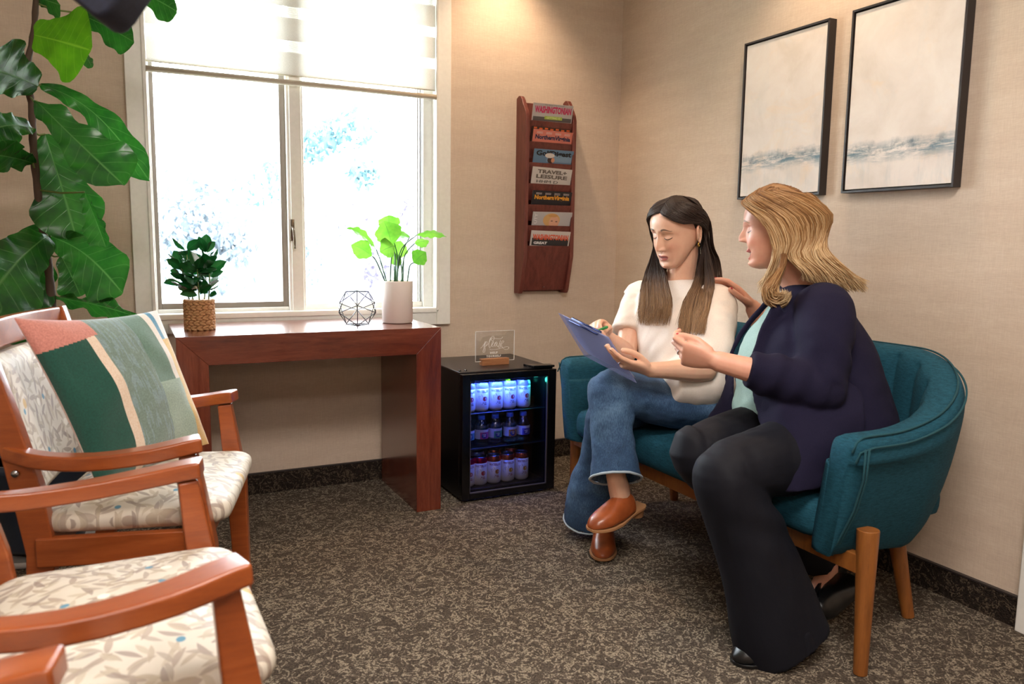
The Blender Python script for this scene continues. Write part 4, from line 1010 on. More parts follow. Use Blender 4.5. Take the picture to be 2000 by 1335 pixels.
def skin_mat(name, rough=.42):
    n=NT(name); a=n.new('ShaderNodeVertexColor',layer_name='Col'); g=n.noise(n.coord('Object'),60,4,.6); f=n.noise(n.coord('Object'),900,2)
    col=n.mix(.18,a.outputs['Color'],n.ramp(g,[(.3,.35),(.7,.65)]),'OVERLAY'); n.set(Base_Color=col,Roughness=rough,Subsurface_Weight=.12,Subsurface_Scale=.01); n.b.inputs['Subsurface Radius'].default_value=(1,.35,.2)
    n.bump(f,.06,.0004); MAT[name]=n.m
skin_mat('skin')
def sm(x): x=min(max(x,0),1); return x*x*(3-2*x)
def interp(tab,x):
    if x<=tab[0][0]: return tab[0][1]
    for (a,b),(c,d) in zip(tab,tab[1:]):
        if x<=c: t=(x-a)/(c-a); return b+(d-b)*t
    return tab[-1][1]
def smooth_tab(tab,n=80):
    A=spline(tab,n); return [(float(a[0]),float(a[1])) for a in A]
WID=smooth_tab([(-.118,.012),(-.112,.026),(-.10,.038),(-.08,.050),(-.06,.059),(-.03,.068),(0,.0725),(.03,.075),(.05,.0735),(.08,.063),(.10,.044),(.112,.022),(.116,.004)])
FRO=smooth_tab([(-.118,.055),(-.112,.072),(-.10,.081),(-.085,.080),(-.07,.083),(-.05,.084),(-.02,.084),(.0,.085),(.02,.091),(.05,.090),(.08,.074),(.10,.050),(.112,.020),(.116,0)])
BAC=smooth_tab([(-.118,.02),(-.10,-.0),(-.08,-.02),(-.06,-.045),(-.04,-.07),(-.01,-.092),(.02,-.10),(.05,-.097),(.08,-.078),(.10,-.052),(.112,-.02),(.116,-.002)])
def head_mesh(M, cfg):
    g=lambda x,s: math.exp(-(x/s)**2)
    NU,NA=250,230; vs=[]; 
    sc=cfg.get('scale',1)
    for i in range(NU+1):
        u=-.118+.234*(i/NU)
        w,f,b=interp(WID,u)*cfg.get('wide',1),interp(FRO,u),interp(BAC,u); c=(f+b)/2; r=(f-b)/2
        for k in range(NA):
            # denser sampling at the front
            q=k/NA*2*PI; a=q-.45*math.sin(q)      # a=0 is front
            fr_=math.cos(a); la=math.sin(a); e=2.35 if fr_>0 else 2.0
            x=w*math.copysign(abs(la)**(2/e),la); y=c+r*math.copysign(abs(fr_)**(2/e),fr_)
            fs=max(fr_,0)**.5; d=0; ax=abs(x)
            if fr_>0:
                nl=cfg.get('nose',1.); nu=cfg.get('nose_u',0.); u0=u; u=u-nu*math.exp(-((u+.025)/.03)**2)
                t=sm((.018-u)/.052); 
                d+= nl*(.004+.020*t)*g(x,.0065+.004*t)*sm((u+.049)/.009)*sm((.032-u)/.02)
                d+= nl*.0085*g(ax-.0115,.0055)*g(u+.040,.0065)
                d-= .0035*g(ax-.0065,.003)*g(u+.0475,.0025)
                u=u0
                d-= .0095*g(ax-.031,.015)*g(u-.006,.0115)
                d-= .004*g(ax-.016,.007)*g(u-.010,.012)
                d+= .0088*g(ax-.0315,.0125)*g(u+.001,.0078)
                d-= .0022*g(ax-.0315,.016)*g(u-.0105,.0022)
                lu=-.0062+.10*(ax-.0315)**2/.0315*9
                d-= .0018*g(u-lu,.0016)*g(ax-.0315,.0125)
                d+= .0035*g(ax-.028,.018)*g(u-.026,.008)
                d+= cfg.get('cheek',1)*.0045*g(ax-.040,.019)*g(u+.032,.020)
                mw=cfg.get('mouth_w',.0145); op=cfg.get('open',0.)
                zu=-.0655+op*.2; curve=cfg.get('smile',0)*(ax/.02)**2*.004
                d+= .0058*g(x,mw)*g(u-(zu+.0012)-curve,.0042)
                d+= .0065*g(x,mw*.85)*g(u-(zu-.0125-op)-curve,.0048)
                d-= (.0050+op*.9)*g(x,mw*1.25)*g(u-(zu-.0058-op*.5)-curve,.0016+op*.45)
                d-= .0014*g(x,.003)*g(u+.055,.005)
                d+= cfg.get('smile',0)*.003*g(ax-.036,.012)*g(u+.045,.012)
                d-= .0025*g(x,.015)*g(u+.088,.005)
                d+= .0055*g(x,.016)*g(u+.103,.010)
            y+=d*fs if fr_>.0 else 0
            vs.append(Vector((x,y,u)))
    fs=[(i*NA+k,i*NA+(k+1)%NA,(i+1)*NA+(k+1)%NA,(i+1)*NA+k) for i in range(NU) for k in range(NA)]
    fs.append(tuple(reversed(range(NA)))); fs.append(tuple(range(NU*NA,(NU+1)*NA)))
    m=MB(); m.add(vs,fs)
    # ears
    for s in (1,-1):
        E=Matrix.Translation((s*.0745*cfg.get('wide',1),-.014,-.010))@Matrix.Rotation(math.radians(s*-30),4,'Z')@Matrix.Rotation(math.radians(-8),4,'X')
        m.ball(E@Vector((s*.003,0,0)),(.0045,.0155,.028),E.to_3x3(),18,12)
        rim=[(.003,.014,-.012),(.006,.018,.006),(.008,.012,.024),(.009,-.002,.031),(.010,-.014,.024),(.010,-.0175,.006),(.008,-.014,-.012),(.006,-.004,-.024),(.003,.006,-.028)]
        m.tube([E@Vector((s*a,b,c)) for a,b,c in [tuple(p) for p in spline(rim,28)]],.0036,8)
        m.tube([E@Vector((s*a,b,c)) for a,b,c in [tuple(p) for p in spline([(.005,-.004,.02),(.008,-.010,.006),(.007,-.006,-.010)],12)]],.003,8)
        m.ball(E@Vector((s*.005,.002,-.024)),(.004,.0075,.009),E.to_3x3(),12,8)
    me=m.mesh('head'); loc=[v.co.copy() for v in me.vertices]
    Ms=M@Matrix.Scale(sc,4); cols={}
    bm=bmesh.new(); bm.from_mesh(me); bmesh.ops.recalc_face_normals(bm,faces=bm.faces); bm.to_mesh(me); bm.free()
    skin=cfg['skin']; lip=cfg['lip']; brow=cfg['brow']; lash=cfg['lash']
    L=lambda a,b,t: tuple(a[i]+(b[i]-a[i])*t for i in range(3))+(1,)
    out=[]
    mw=cfg.get('mouth_w',.0145); op=cfg.get('open',0.)
    for p in loc:
        x,y,u=p; ax=abs(x); c=skin
        if y>.03:
            c=L(c,cfg['blush'],.45*g(ax-.042,.018)*g(u+.032,.018)); c=L(c,cfg['blush'],.35*g(x,.012)*g(u+.038,.010))
            zu=-.0655+op*.2; curve=cfg.get('smile',0)*(ax/.02)**2*.004
            hw=max(0,1-(ax/(mw*1.55))**2)**.5
            uu=u-curve; top=zu+.0050*hw-.0016*g(x,.004); bot=zu-.0185*.92-op; bot=(zu-.0058-op)-.0115*hw
            if hw>0: 
                k=sm((top-uu)/.0014)*sm((uu-bot)/.0018); c=L(c,lip,.85*k)
                mid=zu-.0058-op*.5
                if op>0:
                    k=sm((.55*op+.001-abs(uu-mid))/.0012)*sm((mw*1.15-ax)/.003); c=L(c,(.10,.02,.02,1),k)
                    k=sm((.32*op-abs(uu-(mid+op*.22)))/.0010)*sm((mw*1.0-ax)/.003); c=L(c,(.82,.78,.72,1),k)
                else: c=L(c,(lip[0]*.35,lip[1]*.25,lip[2]*.25,1),.8*g(uu-mid,.0011)*sm((mw*1.4-ax)/.004))
            # nostrils
            c=L(c,(skin[0]*.25,skin[1]*.18,skin[2]*.15,1),.8*g(ax-.0068,.0028)*g(u+.0475,.0018))
            # brows
            t=(ax-.013)/.038
            if 0<t<1:
                bu=.0250+.006*math.sin(PI*min(t*1.15,1))*1.0-.003*t; th=.0032*(1-t)**.5+.0008
                c=L(c,brow,.88*sm((th-abs(u-bu))/.0014)*sm(t/.12))
            lu=-.0062+.10*(ax-.0315)**2/.0315*9
            c=L(c,lash,.95*sm((.0021-abs(u-lu+.0004))/.0010)*sm((.0155-abs(ax-.0315))/.003))
            c=L(c,cfg['lid'],.5*g(ax-.0315,.012)*g(u-.003,.006)) if u>lu+.0022 else c
        out.append(c)
    for v,p in zip(me.vertices,loc): v.co=Ms@p
    it={}; 
    me['_']=0
    lst=out
    return me,lst
def scalp_u(y):
    tab=FRO if y>=0 else BAC
    best=.116
    for (u,v) in tab:
        if u>.04 and ((y>=0 and v>=y) or (y<0 and v<=y)): best=u
    return best
def hsurf(Mh,az,u,off,wide=1.):
    """point on the skull at azimuth az (deg, 0 = front, + = her left) and height u, pushed out by off"""
    uu=min(max(u,-.112),.112); w,f,b=interp(WID,uu)*wide+off,interp(FRO,uu)+off,interp(BAC,uu)-off; c=(f+b)/2; r=(f-b)/2; a=math.radians(az)
    return Mh@Vector((w*math.sin(a),c+r*math.cos(a),u))
def frame(f,up=(0,0,1)):
    """local x = her left, y = forward, z = up"""
    f=Vector(f).normalized(); u=Vector(up); u=(u-f*f.dot(u)).normalized(); s=u.cross(f)   # s = up x fwd = left
    return Matrix((( s.x,f.x,u.x),(s.y,f.y,u.y),(s.z,f.z,u.z)))
def bodymesh2(name, parts, mat, parent):
    V=[];Fs=[];Cl=[]
    for me,c in parts:
        b=len(V)
        for i,v in enumerate(me.vertices):
            V.append(tuple(v.co)); Cl+=list(c[i] if isinstance(c,list) else c)
        for p in me.polygons: Fs.append(tuple(i+b for i in p.vertices))
    me=bpy.data.meshes.new(name); me.from_pydata(V,[],Fs); a=me.color_attributes.new(name='Col',type='FLOAT_COLOR',domain='POINT'); a.data.foreach_set('color',Cl)
    return finish(me,name,mat,parent,smooth=True)
RINGP=[]
def ring_on(parent,P_,lab):
    c,d,r=P_; a=d.orthogonal().normalized(); b=d.cross(a); m=MB(); m.tube([c+(a*math.cos(k*PI/12)+b*math.sin(k*PI/12))*(r*1.08) for k in range(25)],.0012,6); o=m.build('finger_ring','steel',parent,smooth=True); o['label']=lab
def hand(m, wrist, d, palm, side, curls, thumb, spread=.0, size=1., nails=None):
    """wrist point, d towards knuckles, palm = direction the palm faces, side=+1 if thumb is on d x palm side; curls: per finger three joint angles"""
    d=Vector(d).normalized(); pn=Vector(palm); pn=(pn-d*pn.dot(d)).normalized(); s=d.cross(pn)
    if s.dot(Vector(side))<0: s=-s   # s towards the thumb side
    w=Vector(wrist); k=size
    rows=[(-.012,.024,.019),(.012,.027,.018),(.035,.034,.0155),(.060,.039,.0145),(.080,.039,.0125),(.090,.036,.0095)]
    rs=[]
    for a in spline(rows,12):
        x,hw,th=[q*k for q in a]; rs.append([w+d*x+s*hw*math.copysign(abs(math.cos(2*PI*j/20))**.8,math.cos(2*PI*j/20))+pn*(th*math.sin(2*PI*j/20)) for j in range(20)])
    m.rings(rs,True)
    F=[(.0275,.083,(.040,.024,.019),.0083),(.0095,.088,(.044,.027,.020),.0085),(-.0085,.085,(.041,.025,.020),.0081),(-.0260,.077,(.032,.019,.017),.0072)]
    for fi,(off,kx,ls,r) in enumerate(F):
        p=w+d*(kx-.012)*k+s*off*k; dirv=(d+s*(spread*(1.5-fi))).normalized(); ax=s*-1
        ang=0; pts=[p]; rr=[r*1.06*k]
        p=p+dirv*.012*k; pts.append(p); rr.append(r*1.06*k)
        for j in range(3):
            ang+=math.radians(curls[fi][j]); dd=(dirv*math.cos(ang)+pn*math.sin(ang)).normalized()
            q=p+dd*ls[j]*k*.5; pts.append(q); rr.append(r*k*(.96-.07*j)); p=p+dd*ls[j]*k; pts.append(p); rr.append(r*k*(.97-.10*j))
        m.tube(pts,rr,10,up=pn); m.ball(pts[-1],rr[-1]*1.0,seg=10,rg=8)
        if fi==2: RINGP[:]=[pts[2],(pts[3]-pts[1]).normalized(),rr[2]]
        if nails is not None: nails.append((pts[-1]+dd*.001-( -dd*math.sin(0)+ (pn*math.cos(ang)-dirv*math.sin(ang)))*rr[-1]*.75, dd, -(pn*math.cos(ang)-dirv*math.sin(ang)), rr[-1]))
    b=w+d*.018*k+s*.020*k+pn*.006*k; t1,t2,t3=thumb   # thumb directions as (d,s,pn) weights
    pts=[b]; rr=[.013*k]; L=(.044,.032,.027)
    for j,t in enumerate(thumb):
        dd=(d*t[0]+s*t[1]+pn*t[2]).normalized(); pts.append(pts[-1]+dd*L[j]*k*.5); rr.append((.0125-.0012*j)*k); pts.append(pts[-1]+dd*L[j]*k*.5); rr.append((.0108-.0012*j)*k)
    m.tube(pts,rr,10,up=pn); m.ball(pts[-1],rr[-1],seg=10,rg=8); 
    if nails is not None: nails.append((pts[-1]-pn*rr[-1]*.5+s*rr[-1]*.6,dd,(s-pn).normalized(),rr[-1]))
    return s
def nail_mesh(parent, nails, mat, name='nail'):
    for c,d,nrm,r in nails:
        m=MB(); M=Matrix((d,nrm.cross(d),nrm)).transposed(); m.ball(c+nrm*r*.16,(.0052,.0042,.0011),M,12,6); m.build(name,mat,parent,smooth=True)

# ---- hair as many fine locks over a scalp shell
def hair_mat(name, rough=.38):
    n=NT(name); a=n.new('ShaderNodeVertexColor',layer_name='Col'); n.set(Base_Color=a.outputs['Color'],Roughness=.5,Specular_IOR_Level=.3); MAT[name]=n.m
hair_mat('hair_strand')
def hair(name, paths, colf, parent, r=.0016, n=18, seed=1, jit=.004, shell=None, label=None):
    random.seed(seed); m=MB(); cols=[]
    for keys in paths:
        k=random.random(); off=[Vector((random.gauss(0,1),random.gauss(0,1),random.gauss(0,1)))*jit*(.35+.65*(i/(len(keys)-1))) for i in range(len(keys))]
        A=[Vector(p) for p in spline([Vector(p)+o for p,o in zip(keys,off)],n)]
        rr=[r*(.75+.5*k)*(1 if i<n*.7 else max(.15,1-(i-n*.7)/(n*.3)*.85)) for i in range(n)]
        b=len(m.v); m.tube(A,[(q,q*.55) for q in rr],5,cap=False)
        for i in range(n): cols += [colf(i/(n-1),k,A[i])]*5
    if shell:
        for me,fn in shell:
            b=len(m.v); m.add([v.co.copy() for v in me.vertices],[tuple(p.vertices) for p in me.polygons]); cols += [fn(v.co) for v in me.vertices]
    me=m.mesh(name); a=me.color_attributes.new(name='Col',type='FLOAT_COLOR',domain='POINT'); a.data.foreach_set('color',[x for c in cols for x in c])
    o=finish(me,name,'hair_strand',parent,smooth=True); 
    if label: o['label']=label
    return o
def lerp(a,b,t): return tuple(a[i]+(b[i]-a[i])*t for i in range(3))+(1,)

# cloth materials
knit('tee_cream','e2d5ca','efe4da',(120,120,120),.8,.08,0,3)
knit('blouse_mint','8fb0ac','a9c6c0',(160,160,300),.75,.35,0,2)
knit('cardigan_navy','121126','1e1a32',(200,200,500),.9,.12,0,2)
knit('trouser_navy','0d0e15','15161f',(200,200,200),.7,.05,0,3)
n=NT('denim'); v=n.coord('Object',(1,1,1)); a=n.noise(n.coord('Object',(90,90,14)),6,4,.7); b=n.noise(v,7,3,.6); f=n.math('ADD',n.math('MULTIPLY',a,.5),n.math('MULTIPLY',b,.5))
n.set(Base_Color=n.ramp(f,[(.34,'182a45'),(.5,'2d4a6c'),(.68,'5f80a2')]),Roughness=.85); n.bump(n.noise(v,900,2),.2,.0006); MAT['denim']=n.m
plain('denim_thread','34506e',.9); plain('denim_fray','a9b8c4',.95)
n=NT('leather_brown'); g=n.noise(n.coord('Object'),16,4,.6); n.set(Base_Color=n.ramp(g,[(.3,'7c3a1a'),(.7,'a8562c')]),Roughness=.34,Coat_Weight=.2); n.bump(n.noise(n.coord('Object'),400,2),.1,.0004); MAT['leather_brown']=n.m
plain('sole_tan','a87850',.7); plain('leather_black','111113',.3); plain('nail_red','b8303a',.2); plain('nail_nude','e6b8a4',.25)

def mule(M, name, label, mat, sole, heel_h=.028, parent=None):
    """slip-on shoe; local x heel->toe, z up; opening at the back"""
    t=empty(name,M.translation,label,'shoe') if parent is None else parent
    W=lambda x: interp([(0,.018),(.02,.030),(.06,.031),(.10,.032),(.15,.040),(.19,.043),(.22,.036),(.24,.024),(.252,.006)],x)
    cy=lambda x:.004*math.sin(x/.25*PI)
    zs=lambda x: heel_h*(1-sm((x-.05)/.10))*.55
    m=MB(); rs=[]
    xs=[.25*i/24+.0005 for i in range(25)]
    for x in xs: w=W(x)+.003; z=zs(x); rs.append([M@Vector((x,cy(x)-w,z)),M@Vector((x,cy(x)+w,z)),M@Vector((x,cy(x)+w,z+.009)),M@Vector((x,cy(x)-w,z+.009))])
    m.rings(rs,True); 
    hb=[]
    for k in range(16): a=2*PI*k/16; hb.append((.030+.030*math.cos(a),.029*math.sin(a)))
    m.rings([[M@Vector((a*.9+.003,b*.92,-heel_h*.45+.0)) for a,b in hb],[M@Vector((a,b,heel_h*.55+.004)) for a,b in hb]],True)
    m.build('sole',sole,t,smooth=False,bevel=.0012)
    m=MB(); rs=[]
    for i in range(26):
        x=.100+.151*i/25; w=W(x); h=interp([(.10,.086),(.12,.082),(.15,.068),(.18,.052),(.21,.040),(.235,.028),(.251,.010)],x); z0=zs(x)+.008
        ring=[]
        for k in range(20):
            a=PI*k/19; ring.append(M@Vector((x-.035*sm((h-.03)/.04)*(abs(math.cos(a))**1.5)*(1 if i<3 else max(0,1-(i-3)/8)),cy(x)-w*math.copysign(abs(math.cos(a))**.8,math.cos(a)),z0+h*math.sin(a)**.8)))
        rs.append(ring)
    m.rings(rs,True); m.build('upper',mat,t,smooth=True,sub=1)
    return t

# ------------------------------------------------------------------ woman in the cream tee with clipboard (seated at the far end)
S1=Vector((.284,-.959,0)); F1=Vector((-.959,-.284,0))
w1=empty('person',(1.74,2.13,.42),'person with long straight dark hair, cream tee and blue jeans, sitting cross-legged with a clipboard','person')
SK1=lin('e0b196'); 
shR,shL=Vector((1.71,2.395,.865)),Vector((1.80,2.055,.865)); neck=Vector((1.765,2.215,.905))
hC=P(1323,451,x=1.72); 
fd1=Vector((-.955,-.12,-.28)).normalized()
M1=Matrix.Translation(hC)@frame(fd1,(-.02,-.06,1)).to_4x4()
elL=P(1378,722,y=1.93); wrL=P(1268,722,y=1.935); elR=P(1222,692,y=2.30); wrR=P(1174,650,y=2.17)
hipL,hipR=Vector((1.76,2.03,.51)),Vector((1.77,2.25,.51)); knL=P(1190,758,y=2.065); anL=P(1202,925,y=2.01)
knR=Vector((1.435,2.175,.455)); anR=Vector((1.47,2.285,.085))
body=MB()
limb(body,[(neck-Vector((.0,0,.05)),.062,.055),(neck+Vector((-.005,0,.01)),.050,.048),(M1@Vector((0,-.018,-.085)),.049,.050),(M1@Vector((0,-.02,-.03)),.045,.05)],12,18,up=tuple(S1))
stack(body,[(1.76,2.14,.47,.14,.09),(1.76,2.15,.60,.125,.08),(1.765,2.19,.74,.14,.09),(1.765,2.21,.81,.145,.08),(1.765,2.215,.865,.115,.06),(1.765,2.215,.905,.06,.05)],S1,F1)
for a,b,c in ((shL,elL,wrL),(shR,elR,wrR)):
    limb(body,[(a-Vector((0,0,.026)),.040),((a*.5+b*.5),.041,.043),(b,.036,.038)],12,14); limb(body,[(b,.037),(b*.72+c*.28,.038,.036),(b*.3+c*.7,.028,.026),(c,.0235,.021)],14,14)
for a,b,c in ((hipL,knL,anL),(hipR,knR,anR)):
    limb(body,[(a,.07),(a*.55+b*.45-Vector((0,0,.018)),.060),(b,.050)],12,14); limb(body,[(b,.052),(b*.7+c*.3,.053),(b*.3+c*.7,.036),(c,.030)],14,14)
nails1=[]
# hands
cA,cB_,cC_,cD=P(1090,611,y=2.20),P(1189,659,y=1.99),P(1243,748,y=1.93),None
cD=cA+(cC_-cB_)
bn=(cB_-cA).cross(cD-cA).normalized()
if bn.z<0: bn=-bn          # writing side
eg=(cC_-cB_).normalized(); acr=(cB_-cA).normalized()
hwL=wrL
hand(body,hwL,(P(1205,706,y=1.95)-hwL),bn+Vector((0,0,.2)),(0,-1,0),[(8,14,10),(14,18,10),(22,22,12),(30,26,14)],[(.9,.15,.5),(1,-.05,.25),(1,-.15,.0)],.05,.95,nails1)
ring_on(w1,list(RINGP),'thin silver ring'); hwR=wrR+bn*.022; hdR=(P(1148,630,y=2.12)-hwR)
hand(body,hwR,hdR,Vector((-.3,-.75,-.6)),(.3,-1,.3),[(40,45,30),(52,58,35),(60,62,40),(62,66,40)],[(.9,.35,.4),(.9,-.05,.5),(.9,-.2,.5)],.02,.95,nails1)
# feet
def foot(m,an,heel,toe,r=.030):
    d=(toe-heel).normalized(); limb(m,[(an,.031),(an*.4+heel*.6+d*.03,.036,.034),(heel+d*.07+Vector((0,0,.018)),.030,.028),(heel+d*.12+Vector((0,0,.010)),.022,.032),(toe-d*.04,.012,.026)],16,14); m.ball(heel+d*.026,(.027,.027,.028))
hlL,toL=P(1234,972,y=2.045),P(1168,1020,y=1.985); hlR,toR=Vector((1.49,2.255,.035)),Vector((1.40,2.10,.02))
foot(body,anL,hlL,toL); foot(body,anR,hlR+Vector((0,0,.01)),toR)
bme=remesh(body,.0032,3)
CF1=dict(skin=SK1,lip=lin('a8544e'),brow=lin('30221c'),lash=lin('120c0a'),lid=lin('d8ae96'),blush=lin('c8806a'),scale=1.0,wide=1.02,nose=1.0,mouth_w=.0140,cheek=1.2)
hm,hcols=head_mesh(M1,CF1)
bodymesh2('body',[(bme,SK1),(hm,hcols)],'skin',w1)
nail_mesh(w1,nails1,'nail_nude','fingernail')
m=MB(); e=M1@Vector((.083,-.010,-.043)); m.tube([e+Vector(p) for p in ((0,0,.006),(-.004,-.002,.003),(-.005,-.003,-.005),(-.001,0,-.010),(.003,.001,-.004))],.0022,8); eo=m.build('earring','gold',w1,smooth=True); eo['label']='small gold hoop earring'
# ring on her left hand
# tee
tee=MB()
stack(tee,[(1.700,2.125,.492,.175,.125),(1.715,2.13,.545,.185,.135),(1.745,2.15,.63,.172,.120),(1.752,2.175,.72,.170,.122),(1.755,2.20,.79,.172,.120),(1.760,2.212,.85,.165,.095),(1.765,2.215,.885,.140,.074),(1.765,2.215,.905,.085,.060),(1.765,2.215,.915,.060,.053)],S1,F1,44,2.3,34)
sLe=elL*.97+shL*.03+Vector((.01,0,0)); sRe=elR*.66+shR*.34
limb(tee,[(shL+Vector((-.01,.06,-.01)),.050),(shL+Vector((0,0,-.018)),.058,.058),(shL*.55+elL*.45,.078,.072),(sLe+Vector((.01,0,.012)),.072,.064)],14,24,ends=False)
limb(tee,[(shR+Vector((.01,-.06,-.01)),.048),(shR+Vector((0,0,-.018)),.054,.055),(shR*.55+elR*.45,.064,.062),(sRe,.067,.064)],14,24,ends=False)
limb(tee,[((1.76,2.045,.580),.090,.125),((1.68,2.035,.585),.088,.120),((1.61,2.03,.590),.074,.108),((1.560,2.03,.590),.058,.092)],12,24,up=(0,0,1),ends=False)
tm=remesh(tee,.0045,20)
def tf(p):
    q=noise.noise(Vector((p.x*10+p.z*7,p.y*12-p.z*4,p.z*3.5)))*.011+noise.noise(Vector((p.x*26+p.z*8,p.y*30+p.z*16,p.z*6)))*.0045
    return q*(1 if p.z<.86 else .25)
folds(tm,tf); tee_o=finish(tm,'tee_shirt','tee_cream',w1,smooth=True)
# jeans
je=MB()
je.ball((1.77,2.14,.505),(.135,.185,.105)); 
limb(je,[(hipL+Vector((.02,0,0)),.098,.10),(hipL*.6+knL*.4+Vector((0,0,-.022)),.080,.092),(hipL*.25+knL*.75+Vector((0,0,-.006)),.074,.080),(knL+Vector((.012,0,-.004)),.070,.072)],16,22)
hemL=anL+(anL-knL).normalized()*.014
r1=hollow(je,[(knL+Vector((.0,0,.03)),.052),(knL+Vector((0,0,-.0)),.070,.072),(knL*.65+anL*.35,.070,.066),(knL*.3+anL*.7,.070,.066),(hemL,.082,.080)],inner=.6,obl=.030)
limb(je,[(hipR+Vector((.02,0,0)),.095,.098),(hipR*.5+knR*.5,.085),(knR,.066)],14,20)
hemR=anR.copy(); hemR.z=.062
r2=hollow(je,[(knR,.064),(knR*.6+anR*.4,.068),(knR*.25+anR*.75+Vector((-.02,.0,0)),.080,.085),(hemR+Vector((-.02,.005,0)),.085,.085)],inner=.6)
jm=remesh(je,.0045,5)
def jf(p):
    k=.0035*noise.noise(Vector((p.x*11,p.y*11,p.z*26)))+.0016*noise.noise(Vector((p.x*34,p.y*34,p.z*50)))
    dk=(p-knL).length; k+= .006*math.sin(dk*70)*math.exp(-((p-(knL+Vector((.07,-.03,-.07)))).length/.06)**2)
    return k
folds(jm,jf); jo=finish(jm,'jeans','denim',w1,smooth=True)
def hemring(ring,mt,name,rr=.0042):
    m=MB(); pts=[p+Vector((random.uniform(-1,1),random.uniform(-1,1),random.uniform(-1,1)))*.001 for p in ring]; m.tube(pts+[pts[0]],rr,7)
    o=m.build(name,mt,jo,smooth=True); return o
hemring(r1,'denim_fray','frayed_hem'); hemring(r2,'denim_fray','frayed_hem',.003)
def surf_line(me_obj,pts,push,r,mat,name,parent):
    from mathutils.bvhtree import BVHTree
    bv=BVHTree.FromPolygons([v.co for v in me_obj.data.vertices],[tuple(p.vertices) for p in me_obj.data.polygons])
    q=[]
    cam=Vector((0,0,CAM_H))
    for p in pts:
        d=(Vector(p)-cam).normalized(); h=bv.ray_cast(cam,d)
        if h[0] is not None: q.append(h[0]+h[1]*push)
    if len(q)>2: m=MB(); m.tube(q,r,6); m.build(name,mat,parent,smooth=True)
for L_ in ([(1405,815),(1360,828),(1310,845),(1262,868),(1243,882)],[(1232,778),(1228,810),(1220,850),(1212,885),(1206,905)]):
    for dx in (0,6): surf_line(jo,[P(a+dx*.4,b+dx,y=2.0) for a,b in [tuple(t) for t in spline(L_,24)]],.0012,.0012,'denim_thread','seam_stitching',jo)
# shoes
def shoeM(heel,toe,up=(0,0,1),roll=0):
    x=(Vector(toe)-Vector(heel)).normalized(); y=Vector(up).cross(x).normalized(); z=x.cross(y); M=Matrix((x,y,z)).transposed().to_4x4(); M.translation=Vector(heel)
    return M@Matrix.Rotation(math.radians(roll),4,'X')
mule(shoeM(P(1252,994,y=2.05),P(1142,1042,y=1.975),(0,.05,1),-6),'mule_shoe','brown leather slip-on mule on the raised foot of the person in jeans','leather_brown','sole_tan')
Ms=shoeM((1.505,2.275,.016),(1.372,2.070,.006)); mule(Ms,'mule_shoe','brown leather slip-on mule flat on the carpet beneath the raised one','leather_brown','sole_tan')
# hair
D1,B1,T1=lin('2c1f1a'),lin('5c4434'),lin('b08a62')
def hc1(t,k,p):
    z=(1.02-p.z)/.27; c=lerp(D1,B1,sm(z*1.3)); c=lerp(c,T1,sm((z-.28)*1.5)*(.25+.75*k)); return lerp(c,(c[0]*.45,c[1]*.42,c[2]*.4,1),.5*(1-k)*(1-k))
paths=[]; random.seed(3)
from mathutils.bvhtree import BVHTree
tee_bv=BVHTree.FromPolygons([v.co for v in tm.vertices],[tuple(p.vertices) for p in tm.polygons])
def on_tee(px,py,x,off):
    o=Vector((0,0,CAM_H)); q=P(px,py,x=x); d=(q-o).normalized(); h=tee_bv.ray_cast(o,d)
    return h[0]-d*off if h[0] is not None else q
def Lw(x,y,z): return M1@Vector((x,y,z))
for i in range(1300):   # her left side (towards camera right), tucked behind the ear
    f=random.random(); lay=random.random(); y0=.074-.150*f; o=.006+.010*lay
    root=M1@Vector((.006,y0,scalp_u(y0)+.006))
    ff=min(1,f*2.2); s1=hsurf(M1,22+66*f,.077+.028*ff,o*.7+.003+.009*ff); s2=hsurf(M1,42+64*f,.062+.018*ff,o+.003+.006*ff); s2b=hsurf(M1,62+56*f,.044+.010*ff,o+.005); s3=hsurf(M1,92+34*f,.027,o+.006); s4=hsurf(M1,124+10*f,-.020,o+.006)
    w=lay; g_=f
    sh=on_tee(1396-34*w-8*g_,552,1.76+.02*g_,.012+.014*g_); b=on_tee(1386-54*w,598,1.675,.007+.016*g_); e=on_tee(1374-46*w+random.gauss(0,3),628+26*random.random(),1.635,.005+.012*g_)
    mq=P(1388-22*w,512,x=1.775+.03*g_); m2=on_tee(1392-44*w-6*g_,575,1.72,.013+.015*g_)
    paths.append([root,s1,s2,s2b,s3,s4,mq,sh,m2,b,e])
for i in range(1250):   # her right side, falling beside the cheek
    f=random.random(); lay=random.random(); y0=.074-.150*f; o=.006+.010*lay
    root=M1@Vector((.003,y0,scalp_u(y0)+.006))
    ff=min(1,f*2.2); s1=hsurf(M1,-24-64*f,.077+.028*ff,o*.7+.003+.009*ff); s2=hsurf(M1,-47-62*f,.058+.016*ff,o+.003+.005*ff); s3=hsurf(M1,-64-50*f,.028,o+.007); s4=hsurf(M1,-70-44*f,-.030,o+.010)
    sh=on_tee(1258+44*lay,540,1.70,.006+.014*f); b=on_tee(1249+64*lay,592,1.650,.004+.016*f); e=on_tee(1247+58*lay+random.gauss(0,3),604+32*random.random(),1.63,.005+.012*f)
    paths.append([root,s1,s2,s3,s4,sh,b,e])
for i in range(260):   # back fall
    f=random.uniform(-1,1); root=M1@Vector((.004+.012*f,-.035,scalp_u(-.035)+.005)); paths.append([root,hsurf(M1,180-62*f,.088,.014),Lw(.078*f,-.108+.03*abs(f),.02),Lw(.082*f,-.100+.02*abs(f),-.07),Lw(.09*f,-.085,-.14)+Vector((.01,0,0)),Vector((1.845+.02*random.random(),2.21-.10*f,.83)),Vector((1.85,2.21-.10*f,.74+.04*random.random()))])
cap=MB()
